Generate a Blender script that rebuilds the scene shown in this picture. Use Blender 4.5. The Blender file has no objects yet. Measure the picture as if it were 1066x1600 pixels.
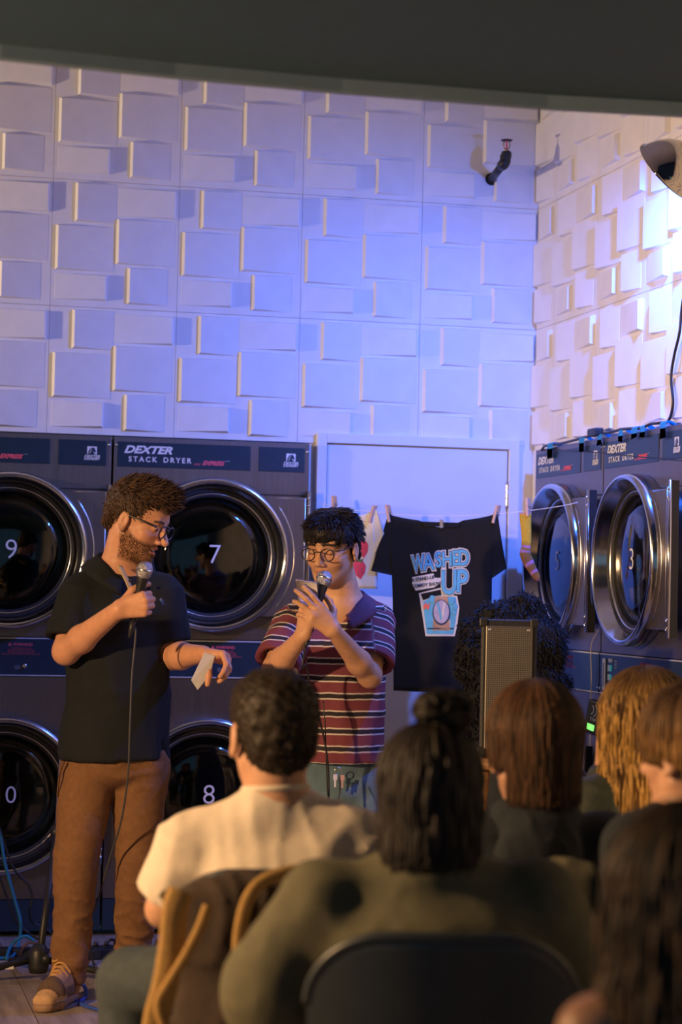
import bpy, bmesh, math, random
import numpy as np
from mathutils import Vector, Matrix
random.seed(7)
SC = bpy.context.scene
COL = SC.collection

# ------------------------------------------------------------------ camera
CAM = np.array([-2.8141, -8.4802, 1.3546]); YAW, PITCH, ROLL, FPX = .2322, .0364, .0217, 3388.8
def cam_axes():
    cy, sy, cp, sp = math.cos(YAW), math.sin(YAW), math.cos(PITCH), math.sin(PITCH)
    f = np.array([sy*cp, cy*cp, sp]); r = np.array([cy, -sy, 0.]); u = np.cross(r, f)
    c, s = math.cos(ROLL), math.sin(ROLL)
    return c*r+s*u, -s*r+c*u, f
CR, CU, CF = cam_axes()
cd = bpy.data.cameras.new('camera'); cam = bpy.data.objects.new('camera', cd); COL.objects.link(cam)
M = Matrix.Identity(4)
for i in range(3):
    M[i][0], M[i][1], M[i][2], M[i][3] = CR[i], CU[i], -CF[i], CAM[i]
cam.matrix_world = M
cd.sensor_fit = 'VERTICAL'; cd.sensor_height = 36; cd.lens = FPX*36/1600
cd.clip_start = .05; cd.clip_end = 60
cd.dof.use_dof = True; cd.dof.focus_distance = 7.25; cd.dof.aperture_fstop = 2.8
SC.camera = cam

# ------------------------------------------------------------------ world, lights, exposure
w = bpy.data.worlds.new('world'); SC.world = w; w.use_nodes = True
bg = w.node_tree.nodes['Background']; bg.inputs[0].default_value = (.26, .52, .78, 1); bg.inputs[1].default_value = .30
SC.view_settings.view_transform = 'Standard'; SC.view_settings.look = 'None'
SC.view_settings.exposure = 0.0; SC.view_settings.gamma = 1.0; SC.view_settings.use_curve_mapping = False
def lamp(name, kind, loc, col, power, aim=None, **kw):
    d = bpy.data.lights.new(name, kind); o = bpy.data.objects.new(name, d); COL.objects.link(o)
    o.location = loc; d.color = col; d.energy = power
    for k, v in kw.items(): setattr(d, k, v)
    if aim is not None: o.rotation_euler = (Vector(aim)-Vector(loc)).to_track_quat('-Z', 'Y').to_euler()
    return o
BLUE_W = 235
# two warm stage lamps stand off to the left, outside the frame
lamp('stage_lamp_side', 'SPOT', (-5.2, -.85, 2.25), (1., .72, .47), 335, (-.4, -.5, 3.0), spot_size=1.05, spot_blend=.7, shadow_soft_size=.05)
lamp('stage_lamp_front', 'SPOT', (-4.9, -4.3, 2.0), (1., .60, .29), 760, (-1.9, -3.75, .75), spot_size=1.65, spot_blend=.6, shadow_soft_size=.07)

# ------------------------------------------------------------------ helpers
def at(px, py, depth):
    """photo position + distance along the lens axis -> world point"""
    return CAM + (CF + CR*(px-533)/FPX + CU*(800-py)/FPX)*depth
def onY(px, py, Y):
    d = CF + CR*(px-533)/FPX + CU*(800-py)/FPX; return CAM + d*((Y-CAM[1])/d[1])
def onX(px, py, X):
    d = CF + CR*(px-533)/FPX + CU*(800-py)/FPX; return CAM + d*((X-CAM[0])/d[0])
def onZ(px, py, Z):
    d = CF + CR*(px-533)/FPX + CU*(800-py)/FPX; return CAM + d*((Z-CAM[2])/d[2])
def unit(v):
    v = np.asarray(v, float); return v/np.linalg.norm(v)

MATS = {}
def mat(name, col, rough=.6, metal=0., var=.0, scale=30., bump=0., bscale=None, spec=.5, attr=None, emit=0., stretch=None, sheen=0., ani=0., coat=0., rvar=0.):
    """Principled material with object-space noise for colour variation, roughness and relief"""
    if name in MATS: return MATS[name]
    m = bpy.data.materials.new(name); m.use_nodes = True; nt = m.node_tree; b = nt.nodes['Principled BSDF']
    L = nt.links.new
    b.inputs['Roughness'].default_value = rough; b.inputs['Metallic'].default_value = metal
    b.inputs['Specular IOR Level'].default_value = spec
    if sheen: b.inputs['Sheen Weight'].default_value = sheen
    if ani: b.inputs['Anisotropic'].default_value = ani
    if coat: b.inputs['Coat Weight'].default_value = coat
    c4 = (col[0], col[1], col[2], 1); b.inputs['Base Color'].default_value = c4
    tc = nt.nodes.new('ShaderNodeTexCoord'); mp = nt.nodes.new('ShaderNodeMapping'); L(tc.outputs['Object'], mp.inputs[0])
    if stretch: mp.inputs['Scale'].default_value = stretch
    src = None
    if attr:
        a = nt.nodes.new('ShaderNodeAttribute'); a.attribute_name = attr; src = a.outputs['Color']
        L(src, b.inputs['Base Color'])
    if var:
        n = nt.nodes.new('ShaderNodeTexNoise'); n.inputs['Scale'].default_value = scale; n.inputs['Detail'].default_value = 5
        L(mp.outputs[0], n.inputs['Vector'])
        r = nt.nodes.new('ShaderNodeMapRange'); r.inputs[1].default_value = .3; r.inputs[2].default_value = .7
        r.inputs[3].default_value = 1-var; r.inputs[4].default_value = 1+var; L(n.outputs[0], r.inputs[0])
        x = nt.nodes.new('ShaderNodeMix'); x.data_type = 'RGBA'; x.blend_type = 'MULTIPLY'; x.inputs[0].default_value = 1
        if src: L(src, x.inputs[6])
        else: x.inputs[6].default_value = c4
        L(r.outputs[0], x.inputs[7]); L(x.outputs[2], b.inputs['Base Color'])
        if rvar:
            q = nt.nodes.new('ShaderNodeMapRange'); q.inputs[3].default_value = max(0, rough-rvar); q.inputs[4].default_value = rough+rvar
            L(n.outputs[0], q.inputs[0]); L(q.outputs[0], b.inputs['Roughness'])
    if bump:
        n2 = nt.nodes.new('ShaderNodeTexNoise'); n2.inputs['Scale'].default_value = bscale or scale; n2.inputs['Detail'].default_value = 4
        L(mp.outputs[0], n2.inputs['Vector'])
        bp = nt.nodes.new('ShaderNodeBump'); bp.inputs['Strength'].default_value = bump; bp.inputs['Distance'].default_value = .01
        L(n2.outputs[0], bp.inputs['Height']); L(bp.outputs[0], b.inputs['Normal'])
    if emit:
        b.inputs['Emission Color'].default_value = c4; b.inputs['Emission Strength'].default_value = emit
    MATS[name] = m; return m

def link(o, parent=None):
    COL.objects.link(o)
    if parent is not None: o.parent = parent
    return o
def tag(o, label=None, cat=None, group=None, kind=None):
    if label: o['label'] = label
    if cat: o['category'] = cat
    if group: o['group'] = group
    if kind: o['kind'] = kind
    return o
def thing(name, label, cat, loc=(0, 0, 0), rz=0., group=None):
    o = bpy.data.objects.new(name, None); COL.objects.link(o); o.empty_display_size = .1
    o.location = loc; o.rotation_euler = (0, 0, rz)
    return tag(o, label, cat, group)
def mesh_np(name, V, F, mat_=None, parent=None, smooth=True, origin=(0, 0, 0)):
    """numpy verts (n,3) + list/array of faces -> ONE mesh object"""
    me = bpy.data.meshes.new(name); V = np.asarray(V, float) - np.asarray(origin, float)
    F = np.asarray(F)
    if F.ndim == 2:
        k = F.shape[1]; nf = len(F)
        me.vertices.add(len(V)); me.vertices.foreach_set('co', V.astype(np.float32).ravel())
        me.loops.add(nf*k); me.loops.foreach_set('vertex_index', F.astype(np.int32).ravel())
        me.polygons.add(nf); me.polygons.foreach_set('loop_start', np.arange(0, nf*k, k, dtype=np.int32))
        me.polygons.foreach_set('loop_total', np.full(nf, k, np.int32)); me.update(calc_edges=True); me.validate()
    else:
        me.from_pydata(V.tolist(), [], [list(f) for f in F]); me.update()
    if smooth: me.polygons.foreach_set('use_smooth', [True]*len(me.polygons))
    if mat_: me.materials.append(mat_)
    o = bpy.data.objects.new(name, me); return link(o, parent)
def bm_obj(name, bm, m, parent=None, smooth=False, loc=(0, 0, 0)):
    bmesh.ops.recalc_face_normals(bm, faces=bm.faces)
    me = bpy.data.meshes.new(name); bm.to_mesh(me); bm.free()
    for mm in (m if isinstance(m, (list, tuple)) else [m]): me.materials.append(mm)
    if smooth: me.polygons.foreach_set('use_smooth', [True]*len(me.polygons))
    o = bpy.data.objects.new(name, me); o.location = loc; return link(o, parent)
def bx(bm, x0, x1, y0, y1, z0, z1, bev=0., mi=0):
    vs = [bm.verts.new((x, y, z)) for x in (x0, x1) for y in (y0, y1) for z in (z0, z1)]
    fs = [bm.faces.new([vs[i] for i in q]) for q in ((0, 1, 3, 2), (4, 6, 7, 5), (0, 4, 5, 1), (2, 3, 7, 6), (0, 2, 6, 4), (1, 5, 7, 3))]
    for f in fs: f.material_index = mi
    if bev:
        es = {e for f in fs for e in f.edges}
        r = bmesh.ops.bevel(bm, geom=list(es), offset=bev, segments=2, affect='EDGES', profile=.6)
        for f in r['faces']: f.material_index = mi
    return bm
def box(name, m, parent, x0, x1, y0, y1, z0, z1, bev=0., smooth=False):
    return bm_obj(name, bx(bmesh.new(), x0, x1, y0, y1, z0, z1, bev), m, parent, smooth)
def lathe_vf(prof, seg=64):
    """profile [(r, h)] around +h axis, open ends -> verts in (x, y=h, z) with axis along y"""
    V = []; F = []
    n = len(prof)
    for i in range(seg):
        a = 2*math.pi*i/seg
        for r, h in prof: V.append((r*math.cos(a), h, r*math.sin(a)))
    for i in range(seg):
        j = (i+1) % seg
        for k in range(n-1): F.append((i*n+k, i*n+k+1, j*n+k+1, j*n+k))
    return np.array(V), np.array(F)
def lathe(name, prof, m, parent, loc=(0, 0, 0), axis='y', seg=64, smooth=True, tilt=None):
    V, F = lathe_vf(prof, seg)
    if axis == 'z': V = V[:, [0, 2, 1]]
    if axis == 'x': V = V[:, [1, 0, 2]]
    o = mesh_np(name, V, F, m, parent, smooth); o.location = loc
    if tilt is not None: o.rotation_euler = Vector(tilt).to_track_quat('Y' if axis == 'y' else 'Z', 'X').to_euler()
    return o
def smooth_path(pts, n=24):
    """Catmull-Rom through the points"""
    P = np.asarray(pts, float); P = np.vstack([2*P[0]-P[1], P, 2*P[-1]-P[-2]]); out = []
    m = len(P)-3
    for i in range(m):
        k = max(2, n//m)
        for t in np.linspace(0, 1, k, endpoint=(i == m-1)):
            a, b, c, d = P[i:i+4]
            out.append(.5*((2*b)+(c-a)*t+(2*a-5*b+4*c-d)*t*t+(3*b-a-3*c+d)*t**3))
    return np.array(out)
def tubes_vf(paths, radii, sides=5, flat=1.0):
    """paths (N,K,3), radii (K,) or (N,K): capped-by-taper tubes as one vert/face set"""
    P = np.asarray(paths, float); N, K, _ = P.shape
    R = np.broadcast_to(np.asarray(radii, float), (N, K))
    T = np.gradient(P, axis=1); T /= np.linalg.norm(T, axis=2, keepdims=True)+1e-12
    ref = np.where(np.abs(T[..., 2:3]) > .9, np.array([1., 0, 0]), np.array([0, 0, 1.]))
    A = np.cross(T, ref); A /= np.linalg.norm(A, axis=2, keepdims=True)+1e-12
    for k in range(1, K):                                          # keep the frame from twisting
        a = A[:, k-1]-T[:, k]*np.sum(A[:, k-1]*T[:, k], 1, keepdims=True); A[:, k] = a/(np.linalg.norm(a, axis=1, keepdims=True)+1e-12)
    B = np.cross(T, A)
    th = np.arange(sides)*2*np.pi/sides
    V = P[:, :, None, :] + R[:, :, None, None]*(A[:, :, None, :]*np.cos(th)[None, None, :, None] + flat*B[:, :, None, :]*np.sin(th)[None, None, :, None])
    idx = np.arange(N*K*sides).reshape(N, K, sides); nx = np.roll(idx, -1, axis=2)
    F = np.stack([idx[:, :-1], nx[:, :-1], nx[:, 1:], idx[:, 1:]], -1).reshape(-1, 4)
    return V.reshape(-1, 3), F
def tube(name, pts, r, m, parent=None, sides=8, n=None, taper=None, smooth_pts=True):
    P = smooth_path(pts, n or max(16, len(pts)*6)) if smooth_pts and len(pts) > 2 else np.asarray(pts, float)
    rad = np.full(len(P), r) if taper is None else np.interp(np.linspace(0, 1, len(P)), *taper)
    V, F = tubes_vf(P[None], rad[None], sides)
    k = len(P)*sides
    faces = [tuple(f) for f in F] + [tuple(range(sides))[::-1], tuple(range(k-sides, k))]
    return mesh_np(name, V, np.array(faces, dtype=object), m, parent)
def text_mesh(s, size, shear=0., space=1., bold=0., align='CENTER', font_w=1.):
    c = bpy.data.curves.new('t', 'FONT'); c.body = s; c.size = size; c.shear = shear; c.space_character = space
    c.offset = bold; c.align_x = align; c.align_y = 'CENTER'; c.resolution_u = 3; c.extrude = .0004
    o = bpy.data.objects.new('t', c); COL.objects.link(o)
    dg = bpy.context.evaluated_depsgraph_get(); dg.update()
    me = bpy.data.meshes.new_from_object(o.evaluated_get(dg)); bpy.data.objects.remove(o); bpy.data.curves.remove(c)
    return me
def text(name, s, size, m, parent, loc, shear=0., space=1., bold=0., align='CENTER', rot=(math.pi/2, 0, 0), sx=1.):
    """flat lettering; by default stands upright facing -y"""
    me = text_mesh(s, size, shear, space, bold, align); me.name = name; me.materials.clear(); me.materials.append(m)
    o = bpy.data.objects.new(name, me); o.location = loc; o.rotation_euler = rot; o.scale = (sx, 1, 1); return link(o, parent)
def plate(name, pts, y0, y1, m, parent, bev=0.):
    """outline (x,z) extruded between y0 (front) and y1"""
    bm = bmesh.new(); vs = [bm.verts.new((x, y0, z)) for x, z in pts]; f = bm.faces.new(vs)
    r = bmesh.ops.extrude_face_region(bm, geom=[f])
    bmesh.ops.translate(bm, vec=(0, y1-y0, 0), verts=[v for v in r['geom'] if isinstance(v, bmesh.types.BMVert)])
    if bev: bmesh.ops.bevel(bm, geom=list(bm.edges), offset=bev, segments=2, affect='EDGES')
    return bm_obj(name, bm, m, parent)
def copy_tree(o, parent=None):
    c = o.copy(); COL.objects.link(c)
    if parent is not None: c.parent = parent
    for ch in list(o.children): copy_tree(ch, c)
    return c

# ------------------------------------------------------------------ materials of the place
m_paint = mat('wall_paint', (.80, .79, .80), .55, var=.03, scale=12, bump=.05, bscale=180)
m_door = mat('door_paint', (.78, .78, .80), .45, var=.03, scale=6, bump=.04, bscale=90)
m_soffit = mat('soffit_paint', (.014, .050, .088), .85, var=.06, scale=20, bump=.1, bscale=200)
m_lip = mat('soffit_lip', (.13, .20, .27), .7, var=.05, scale=20)
m_grout = mat('grout', (.10, .09, .085), .9, var=.1, scale=40)
m_steel = mat('brushed_steel', (.205, .185, .19), .36, .9, var=.10, scale=6, stretch=(40, 40, 1.2), bump=.03, bscale=14, ani=.5, rvar=.07)
m_chrome = mat('polished_steel', (.62, .61, .61), .16, 1., var=.06, scale=20)
m_chrome_s = mat('satin_chrome', (.70, .69, .68), .24, 1., var=.06, scale=20)
m_navy = mat('navy_panel', (.012, .030, .055), .35, var=.08, scale=30)
m_rubber = mat('black_rubber', (.014, .014, .016), .55, var=.1, scale=40)
m_black = mat('black_plastic', (.016, .017, .02), .45, var=.1, scale=40)
m_drum = mat('drum_steel', (.10, .095, .09), .4, 1., var=.2, scale=30)
m_white = mat('white_print', (.78, .78, .80), .6, var=.02, scale=40)
m_silver = mat('silver_print', (.55, .56, .58), .5, var=.02, scale=40)
m_red = mat('red_print', (.75, .10, .14), .6, var=.02, scale=40)
m_wood = mat('stool_wood', (.45, .24, .10), .5, var=.25, scale=8, stretch=(1, 12, 12), bump=.05)
m_cord = mat('white_cord', (.75, .72, .72), .7, var=.05, scale=60)

def plank_material():
    m = bpy.data.materials.new('wood_look_tile'); m.use_nodes = True; nt = m.node_tree; b = nt.nodes['Principled BSDF']; L = nt.links.new
    oi = nt.nodes.new('ShaderNodeObjectInfo'); tc = nt.nodes.new('ShaderNodeTexCoord'); mp = nt.nodes.new('ShaderNodeMapping')
    mp.inputs['Scale'].default_value = (26, 2.2, 1); L(tc.outputs['Object'], mp.inputs[0])
    cv = nt.nodes.new('ShaderNodeVectorMath'); cv.operation = 'MULTIPLY'; L(oi.outputs['Location'], cv.inputs[0]); cv.inputs[1].default_value = (3.3, 5.1, 0)
    ad = nt.nodes.new('ShaderNodeVectorMath'); L(mp.outputs[0], ad.inputs[0]); L(cv.outputs[0], ad.inputs[1])
    n = nt.nodes.new('ShaderNodeTexNoise'); n.inputs['Scale'].default_value = 1.; n.inputs['Detail'].default_value = 8; n.inputs['Roughness'].default_value = .65
    L(ad.outputs[0], n.inputs['Vector'])
    r = nt.nodes.new('ShaderNodeValToRGB'); r.color_ramp.elements[0].position = .3; r.color_ramp.elements[0].color = (.19, .15, .13, 1)
    r.color_ramp.elements[1].position = .72; r.color_ramp.elements[1].color = (.40, .335, .29, 1); L(n.outputs[0], r.inputs[0])
    L(r.outputs[0], b.inputs['Base Color']); b.inputs['Roughness'].default_value = .5
    bp = nt.nodes.new('ShaderNodeBump'); bp.inputs['Strength'].default_value = .15; bp.inputs['Distance'].default_value = .004; L(n.outputs[0], bp.inputs['Height']); L(bp.outputs[0], b.inputs['Normal'])
    return m
m_plank = plank_material()

# ------------------------------------------------------------------ floor of wood-look tiles
fl = box('floor', m_grout, None, -6.0, .1, -9.2, .1, -.12, -.004)
tag(fl, 'grey brown wood-look tiled floor under the stage and the audience', 'floor', kind='structure')
pm = None
for i in range(-13, 8):
    x0 = -2.135 + .3*i + .0015
    if x0 < -5.3 or x0 > -.05: continue
    for j in range(9):
        y1 = .75 - 1.2*j - (.6 if i % 2 else .2)
        if y1-1.2 < -9.1: continue
        if pm is None:
            o = box('plank', m_plank, fl, 0, .297, -1.197, 0, -.008, 0, .0015); pm = o.data
        else:
            o = link(bpy.data.objects.new('plank', pm), fl)
        o.location = (x0, y1, 0)

# ------------------------------------------------------------------ walls with wedge-block panels
bm = bmesh.new(); bx(bm, -6.0, .14, .012, .14, 1.946, 3.9); bx(bm, -.944, .14, .012, .14, 0, 1.946); bx(bm, -6.0, -2.54, .012, .14, 0, 1.946)
wb = bm_obj('wall_back', bm, m_paint, None)
tag(wb, 'white wall of raised block panels behind the performers', 'wall', kind='structure')
bm = bmesh.new(); bx(bm, .012, .14, -9.2, .0119, 1.946, 3.9); bx(bm, .012, .14, -.164, .0119, 0, 1.946); bx(bm, .012, .14, -9.2, -1.748, 0, 1.946)
wr = bm_obj('wall_right', bm, m_paint, None)
tag(wr, 'white wall of raised block panels above the right dryers', 'wall', kind='structure')
BLK = [(.175, .505, .02, .33, 'A'), (.51, .975, .04, .27, 'B'), (.03, .49, .36, .715, 'A'), (.505, .97, .29, .65, 'A'), (.03, .44, .74, .945, 'B'), (.60, .92, .67, .96, 'A')]
PS = .5
def wedge(u0, u1, v0, v1, side, clip=0.):
    """one tilted block of a panel; x = u, front = -y, z = down the panel from its top"""
    x0, x1, z0, z1 = u0*PS, u1*PS, -v1*PS, -v0*PS; b = .0085
    hA, hB = (.021, .0012) if side == 'A' else (.0012, .019)
    ra, rb = (b, .001) if side == 'A' else (.001, b)
    if clip*PS > x0: hA = hA + (hB-hA)*(clip*PS-x0)/(x1-x0); x0 = clip*PS; ra = .0005
    V = [(x0, 0, z0), (x1, 0, z0), (x1, 0, z1), (x0, 0, z1)]
    sa, sb = (.006 if hA > .01 else .001), (.006 if hB > .01 else .001)
    V += [(x0+ra, -hA, z0+sa), (x1-rb, -hB, z0+sb), (x1-rb, -hB, z1-sb), (x0+ra, -hA, z1-sa)]
    return V, [(4, 5, 6, 7), (0, 1, 5, 4), (1, 2, 6, 5), (2, 3, 7, 6), (3, 0, 4, 7), (0, 3, 2, 1)]
PANEL_CACHE = {}
def panel(parent, loc, rz, clip=0.):
    if clip not in PANEL_CACHE:
        bm = bmesh.new(); bx(bm, clip*PS+.0006, PS-.0006, -.012, 0.0, -PS+.0006, -.0006, .0012)
        bmesh.ops.recalc_face_normals(bm, faces=bm.faces)
        me = bpy.data.meshes.new('wall_panel'); bm.to_mesh(me); bm.free(); me.materials.append(m_paint)
        bl = []
        for (u0, u1, v0, v1, s) in BLK:
            if u1 <= clip+.03: continue
            V, F = wedge(u0, u1, v0, v1, s, clip)
            b = bpy.data.meshes.new('block'); b.from_pydata(V, [], F); b.update(); b.materials.append(m_paint); bl.append(b)
        PANEL_CACHE[clip] = (me, bl)
    me, bl = PANEL_CACHE[clip]
    p = link(bpy.data.objects.new('wall_panel', me), parent); p.location = loc; p.rotation_euler = (0, 0, rz)
    for b in bl:
        o = link(bpy.data.objects.new('block', b), p); o.location = (0, -.0119, 0)
for r in range(3):
    zt = 3.445 - PS*r
    for c in range(6): panel(wb, (-.4955 - PS*(c-1) - PS, .012, zt), 0)
    panel(wr, (.012, -.2236+PS, zt), -math.pi/2, clip=.56)
    for c in range(7): panel(wr, (.012, -.2236-PS*c, zt), -math.pi/2)

# door in the back wall
m_gap = mat('dark_gap', (.03, .03, .035), .9, var=.1)
dr = box('door_1', m_door, None, -.873, -.117, -.012, .03, .012, 1.942, .002)
tag(dr, 'white painted door behind the clothesline in the corner', 'door', kind='structure')
bm = bmesh.new()
for x0, x1, z0, z1 in ((-.918, -.878, 0, 1.987), (-.112, -.070, 0, 1.987)): bx(bm, x0, x1, -.028, .012, z0, z1, .003)
bx(bm, -.8785, -.1115, -.028, .012, 1.947, 1.987, .003)
tag(bm_obj('trim_1', bm, m_door, None), 'white door casing around the corner door', 'trim', kind='structure')
bm = bmesh.new(); bx(bm, -.0695, -.002, -.008, .0, 0, 1.947, .002)
tag(bm_obj('trim_2', bm, m_door, None), 'narrow white flat board between door casing and corner', 'trim', kind='structure')
bm = bmesh.new(); bx(bm, -.008, .0, -.17, -.003, 0, 1.947, .002)
tag(bm_obj('trim_3', bm, m_door, None), 'narrow white flat board on the side wall beside dryer 5', 'trim', kind='structure')
for z in (1.76, .98, .2):
    h = lathe('hinge', [(.0, -.055), (.007, -.055), (.007, .055), (.0, .055)], m_chrome_s, dr, (-.116, -.018, z), 'z', 12)
    for dz in (-.03, 0, .03): lathe('knuckle', [(.0078, dz-.012), (.0078, dz+.012)], m_chrome_s, h, (0, 0, 0), 'z', 12)
    box('hinge_leaf', m_chrome_s, h, .001, .020, .002, .007, -.055, .055)

# ceilings
tag(box('ceiling', mat('upper_ceiling', (.6, .6, .6), .9, var=.05), None, -6.0, .14, -3.75, .14, 3.9, 4.0), 'raised pale ceiling above the dryers', 'ceiling', kind='structure')
E1 = [(-6.0, -3.78), (-3.2, -3.735), (-2.477, -3.712), (-2.086, -3.665), (-1.695, -3.640), (-1.198, -3.637), (-.866, -3.665), (.14, -3.72)]
bm = bmesh.new()
lo = [bm.verts.new((x, y, 2.53)) for x, y in E1] + [bm.verts.new((.14, -9.2, 2.53)), bm.verts.new((-6.0, -9.2, 2.53))]
f = bm.faces.new(lo); r = bmesh.ops.extrude_face_region(bm, geom=[f])
bmesh.ops.translate(bm, vec=(0, 0, 1.45), verts=[v for v in r['geom'] if isinstance(v, bmesh.types.BMVert)])
tag(bm_obj('ceiling_lower', bm, m_soffit, None), 'dark lowered ceiling over the audience with a curved front edge', 'ceiling', kind='structure')
bm = bmesh.new()
lo = [bm.verts.new((x, y, 2.5)) for x, y in E1] + [bm.verts.new((x, y-.03, 2.5)) for x, y in E1[::-1]]
f = bm.faces.new(lo); r = bmesh.ops.extrude_face_region(bm, geom=[f])
bmesh.ops.translate(bm, vec=(0, 0, .03), verts=[v for v in r['geom'] if isinstance(v, bmesh.types.BMVert)])
tag(bm_obj('trim_4', bm, m_lip, None), 'grey lip along the edge of the dark lowered ceiling', 'trim', kind='structure')
tag(box('wall_left', m_paint, None, -6.14, -6.0, -9.2, .14, 0, 3.9), 'plain wall far left of the stage', 'wall', kind='structure')

# ------------------------------------------------------------------ stacked tumble dryers
def glass_material():
    m = bpy.data.materials.new('door_glass'); m.use_nodes = True; nt = m.node_tree; b = nt.nodes['Principled BSDF']
    b.inputs['Base Color'].default_value = (.50, .52, .55, 1); b.inputs['Roughness'].default_value = .03
    b.inputs['Transmission Weight'].default_value = 1; b.inputs['IOR'].default_value = 1.5
    n = nt.nodes.new('ShaderNodeTexNoise'); n.inputs['Scale'].default_value = 3
    r = nt.nodes.new('ShaderNodeMapRange'); r.inputs[3].default_value = .01; r.inputs[4].default_value = .07
    nt.links.new(n.outputs[0], r.inputs[0]); nt.links.new(r.outputs[0], b.inputs['Roughness']); return m
m_glass = glass_material()
DW, CX, RG = .788, .394, .300
def hole_plate(name, m, parent, x0, x1, z0, z1, cx, cz, R, th=.012, seg=64):
    """front sheet with a round opening, proud edge"""
    bm = bmesh.new(); A, B, A2, B2 = [], [], [], []
    for i in range(seg):
        a = 2*math.pi*(i+.5)/seg; c, s = math.cos(a), math.sin(a)
        t = min((((x1 if c > 0 else x0)-cx)/c), (((z1 if s > 0 else z0)-cz)/s))
        A.append(bm.verts.new((cx+R*c, 0, cz+R*s))); A2.append(bm.verts.new((cx+R*c, th, cz+R*s)))
        B.append(bm.verts.new((cx+t*c, 0, cz+t*s)))
    cor = [bm.verts.new((x, 0, z)) for x, z in ((x1, z1), (x0, z1), (x0, z0), (x1, z0))]
    for i in range(seg):
        j = (i+1) % seg
        bm.faces.new((A[i], A[j], A2[j], A2[i]))
        pi, pj = B[i].co, B[j].co
        if abs(pi.x-pj.x) > 1e-6 and abs(pi.z-pj.z) > 1e-6:
            k = min(cor, key=lambda v: (v.co-(pi+pj)/2).length)
            bm.faces.new((A[i], B[i], k, B[j], A[j]))
        else: bm.faces.new((A[i], B[i], B[j], A[j]))
    return bm_obj(name, bm, m, parent)
def build_dryer(label, up, low):
    t = thing('stack_dryer', label, 'dryer', group=None)
    # shell
    bm = bmesh.new(); g = .003
    bx(bm, g, DW-g, .002, .72, .02, 1.936)
    front = [f for f in bm.faces if f.calc_center_median().y < .01]; bmesh.ops.delete(bm, geom=front, context='FACES_ONLY')
    bm_obj('shell', bm, m_steel, t)
    box('header', m_steel, t, g, DW-g, -.002, .012, 1.730, 1.938, .0015)
    hole_plate('front_sheet', m_steel, t, g, DW-g, 1.152, 1.728, CX, 1.484-.012, .240)
    hole_plate('front_sheet', m_steel, t, g, DW-g, .145, .998, CX, .545, .240)
    cp = box('control_panel', m_navy, t, g, DW-g, -.004, .012, 1.003, 1.147, .001)
    box('edge_strip', m_silver, cp, g, DW-g, -.0065, .0, 1.144, 1.1485)
    box('edge_strip', m_silver, cp, g, DW-g, -.0065, .0, 1.0015, 1.0055)
    box('seam', m_black, cp, g, DW-g, -.0046, -.003, 1.0745, 1.0755)
    box('kick_plate', m_navy, t, g, DW-g, -.002, .012, .022, .142, .001)
    lathe('lock', [(0, -.008), (.006, -.008), (.008, -.004), (.008, 0)], m_chrome_s, t, (.25, -.002, .085), 'y', 12)
    for x in (.012, DW-.012):
        for z in (1.905, 1.02 if x < .1 else 1.02): lathe('screw', [(0, -.0045), (.004, -.0045), (.0055, -.002), (.0055, 0)], m_chrome_s, t, (x, -.004 if z < 1.5 else -.002, z), 'y', 12)
    # header labels
    hp = box('label_panel', m_navy, t, .016, .546, -.0045, 0, 1.822, 1.920, .002)
    text('brand_lettering', 'DEXTER', .040, m_white, hp, (.135, -.005, 1.889), shear=.35, bold=.0016, sx=1.28)
    text('type_lettering', 'STACK', .0285, m_white, hp, (.060, -.005, 1.852), space=1.42, bold=.0006, align='LEFT')
    text('type_lettering', 'DRYER', .0285, m_white, hp, (.197, -.005, 1.852), space=1.42, bold=.0006, align='LEFT')
    text('express_lettering', 'EXPRESS', .0225, m_red, hp, (.395, -.005, 1.846), shear=.4, bold=.0012)
    for k, (xa, xb) in enumerate(((.318, .345), (.322, .347), (.445, .462))): box('speed_line', m_red if k < 2 else m_silver, hp, xa, xb, -.0052, -.0042, (1.838, 1.842, 1.856)[k], (1.8395, 1.8435, 1.8572)[k])
    hs = box('logo_panel', m_navy, t, .578, .766, -.0045, 0, 1.822, 1.920, .002)
    lg = box('logo_square', m_white, hs, .690, .728, -.0052, -.0042, 1.866, 1.896)
    horse = [(.694, .866), (.720, .866), (.716, .872), (.7115, .876), (.717, .875), (.721, .872), (.7245, .875), (.722, .881), (.7185, .889), (.716, .893), (.714, .890), (.708, .892), (.701, .888), (.696, .880), (.6935, .873)]
    plate('horse_mark', [(x, z+1.0) for x, z in horse], -.0058, -.0050, m_navy, lg)
    for k in range(4): box('mane_line', m_white, lg, .6965+.0022*k, .7045+.0016*k, -.0062, -.0056, 1.8705+.005*k, 1.8722+.005*k)
    text('logo_lettering', 'DEXTER', .0150, m_white, hs, (.709, -.005, 1.857), shear=.3, bold=.0004, sx=1.1)
    text('logo_lettering', 'LAUNDRY', .0118, m_white, hs, (.708, -.005, 1.847), shear=.3, bold=.0004, sx=1.1)
    # control panel details
    cpz = 1.075
    pl = box('coin_plate', m_silver, cp, .042, .072, -.010, -.003, 1.016, 1.130, .002)
    box('coin_slot', m_black, pl, .055, .059, -.0115, -.009, 1.03, 1.115)
    for z, c in ((1.098, 0), (1.065, 0)):
        d = box('display', mat('display_teal', (.02, .30, .26), .3, emit=.35), cp, .108, .126, -.0062, -.003, z-.012, z+.010)
        box('display_bezel', m_silver, d, .088, .106, -.0062, -.003, z-.012, z+.010)
    for k in range(4): box('button', m_silver, cp, .095+.011*k, .1025+.011*k, -.007, -.003, 1.118, 1.132, .001)
    text('panel_lettering', 'HIGH\nMED\nLOW', .011, m_silver, cp, (.165, -.0045, 1.112))
    text('warning_lettering', '▲ WARNING', .0155, m_red, cp, (.452, -.0045, 1.122), bold=.0004)
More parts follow.
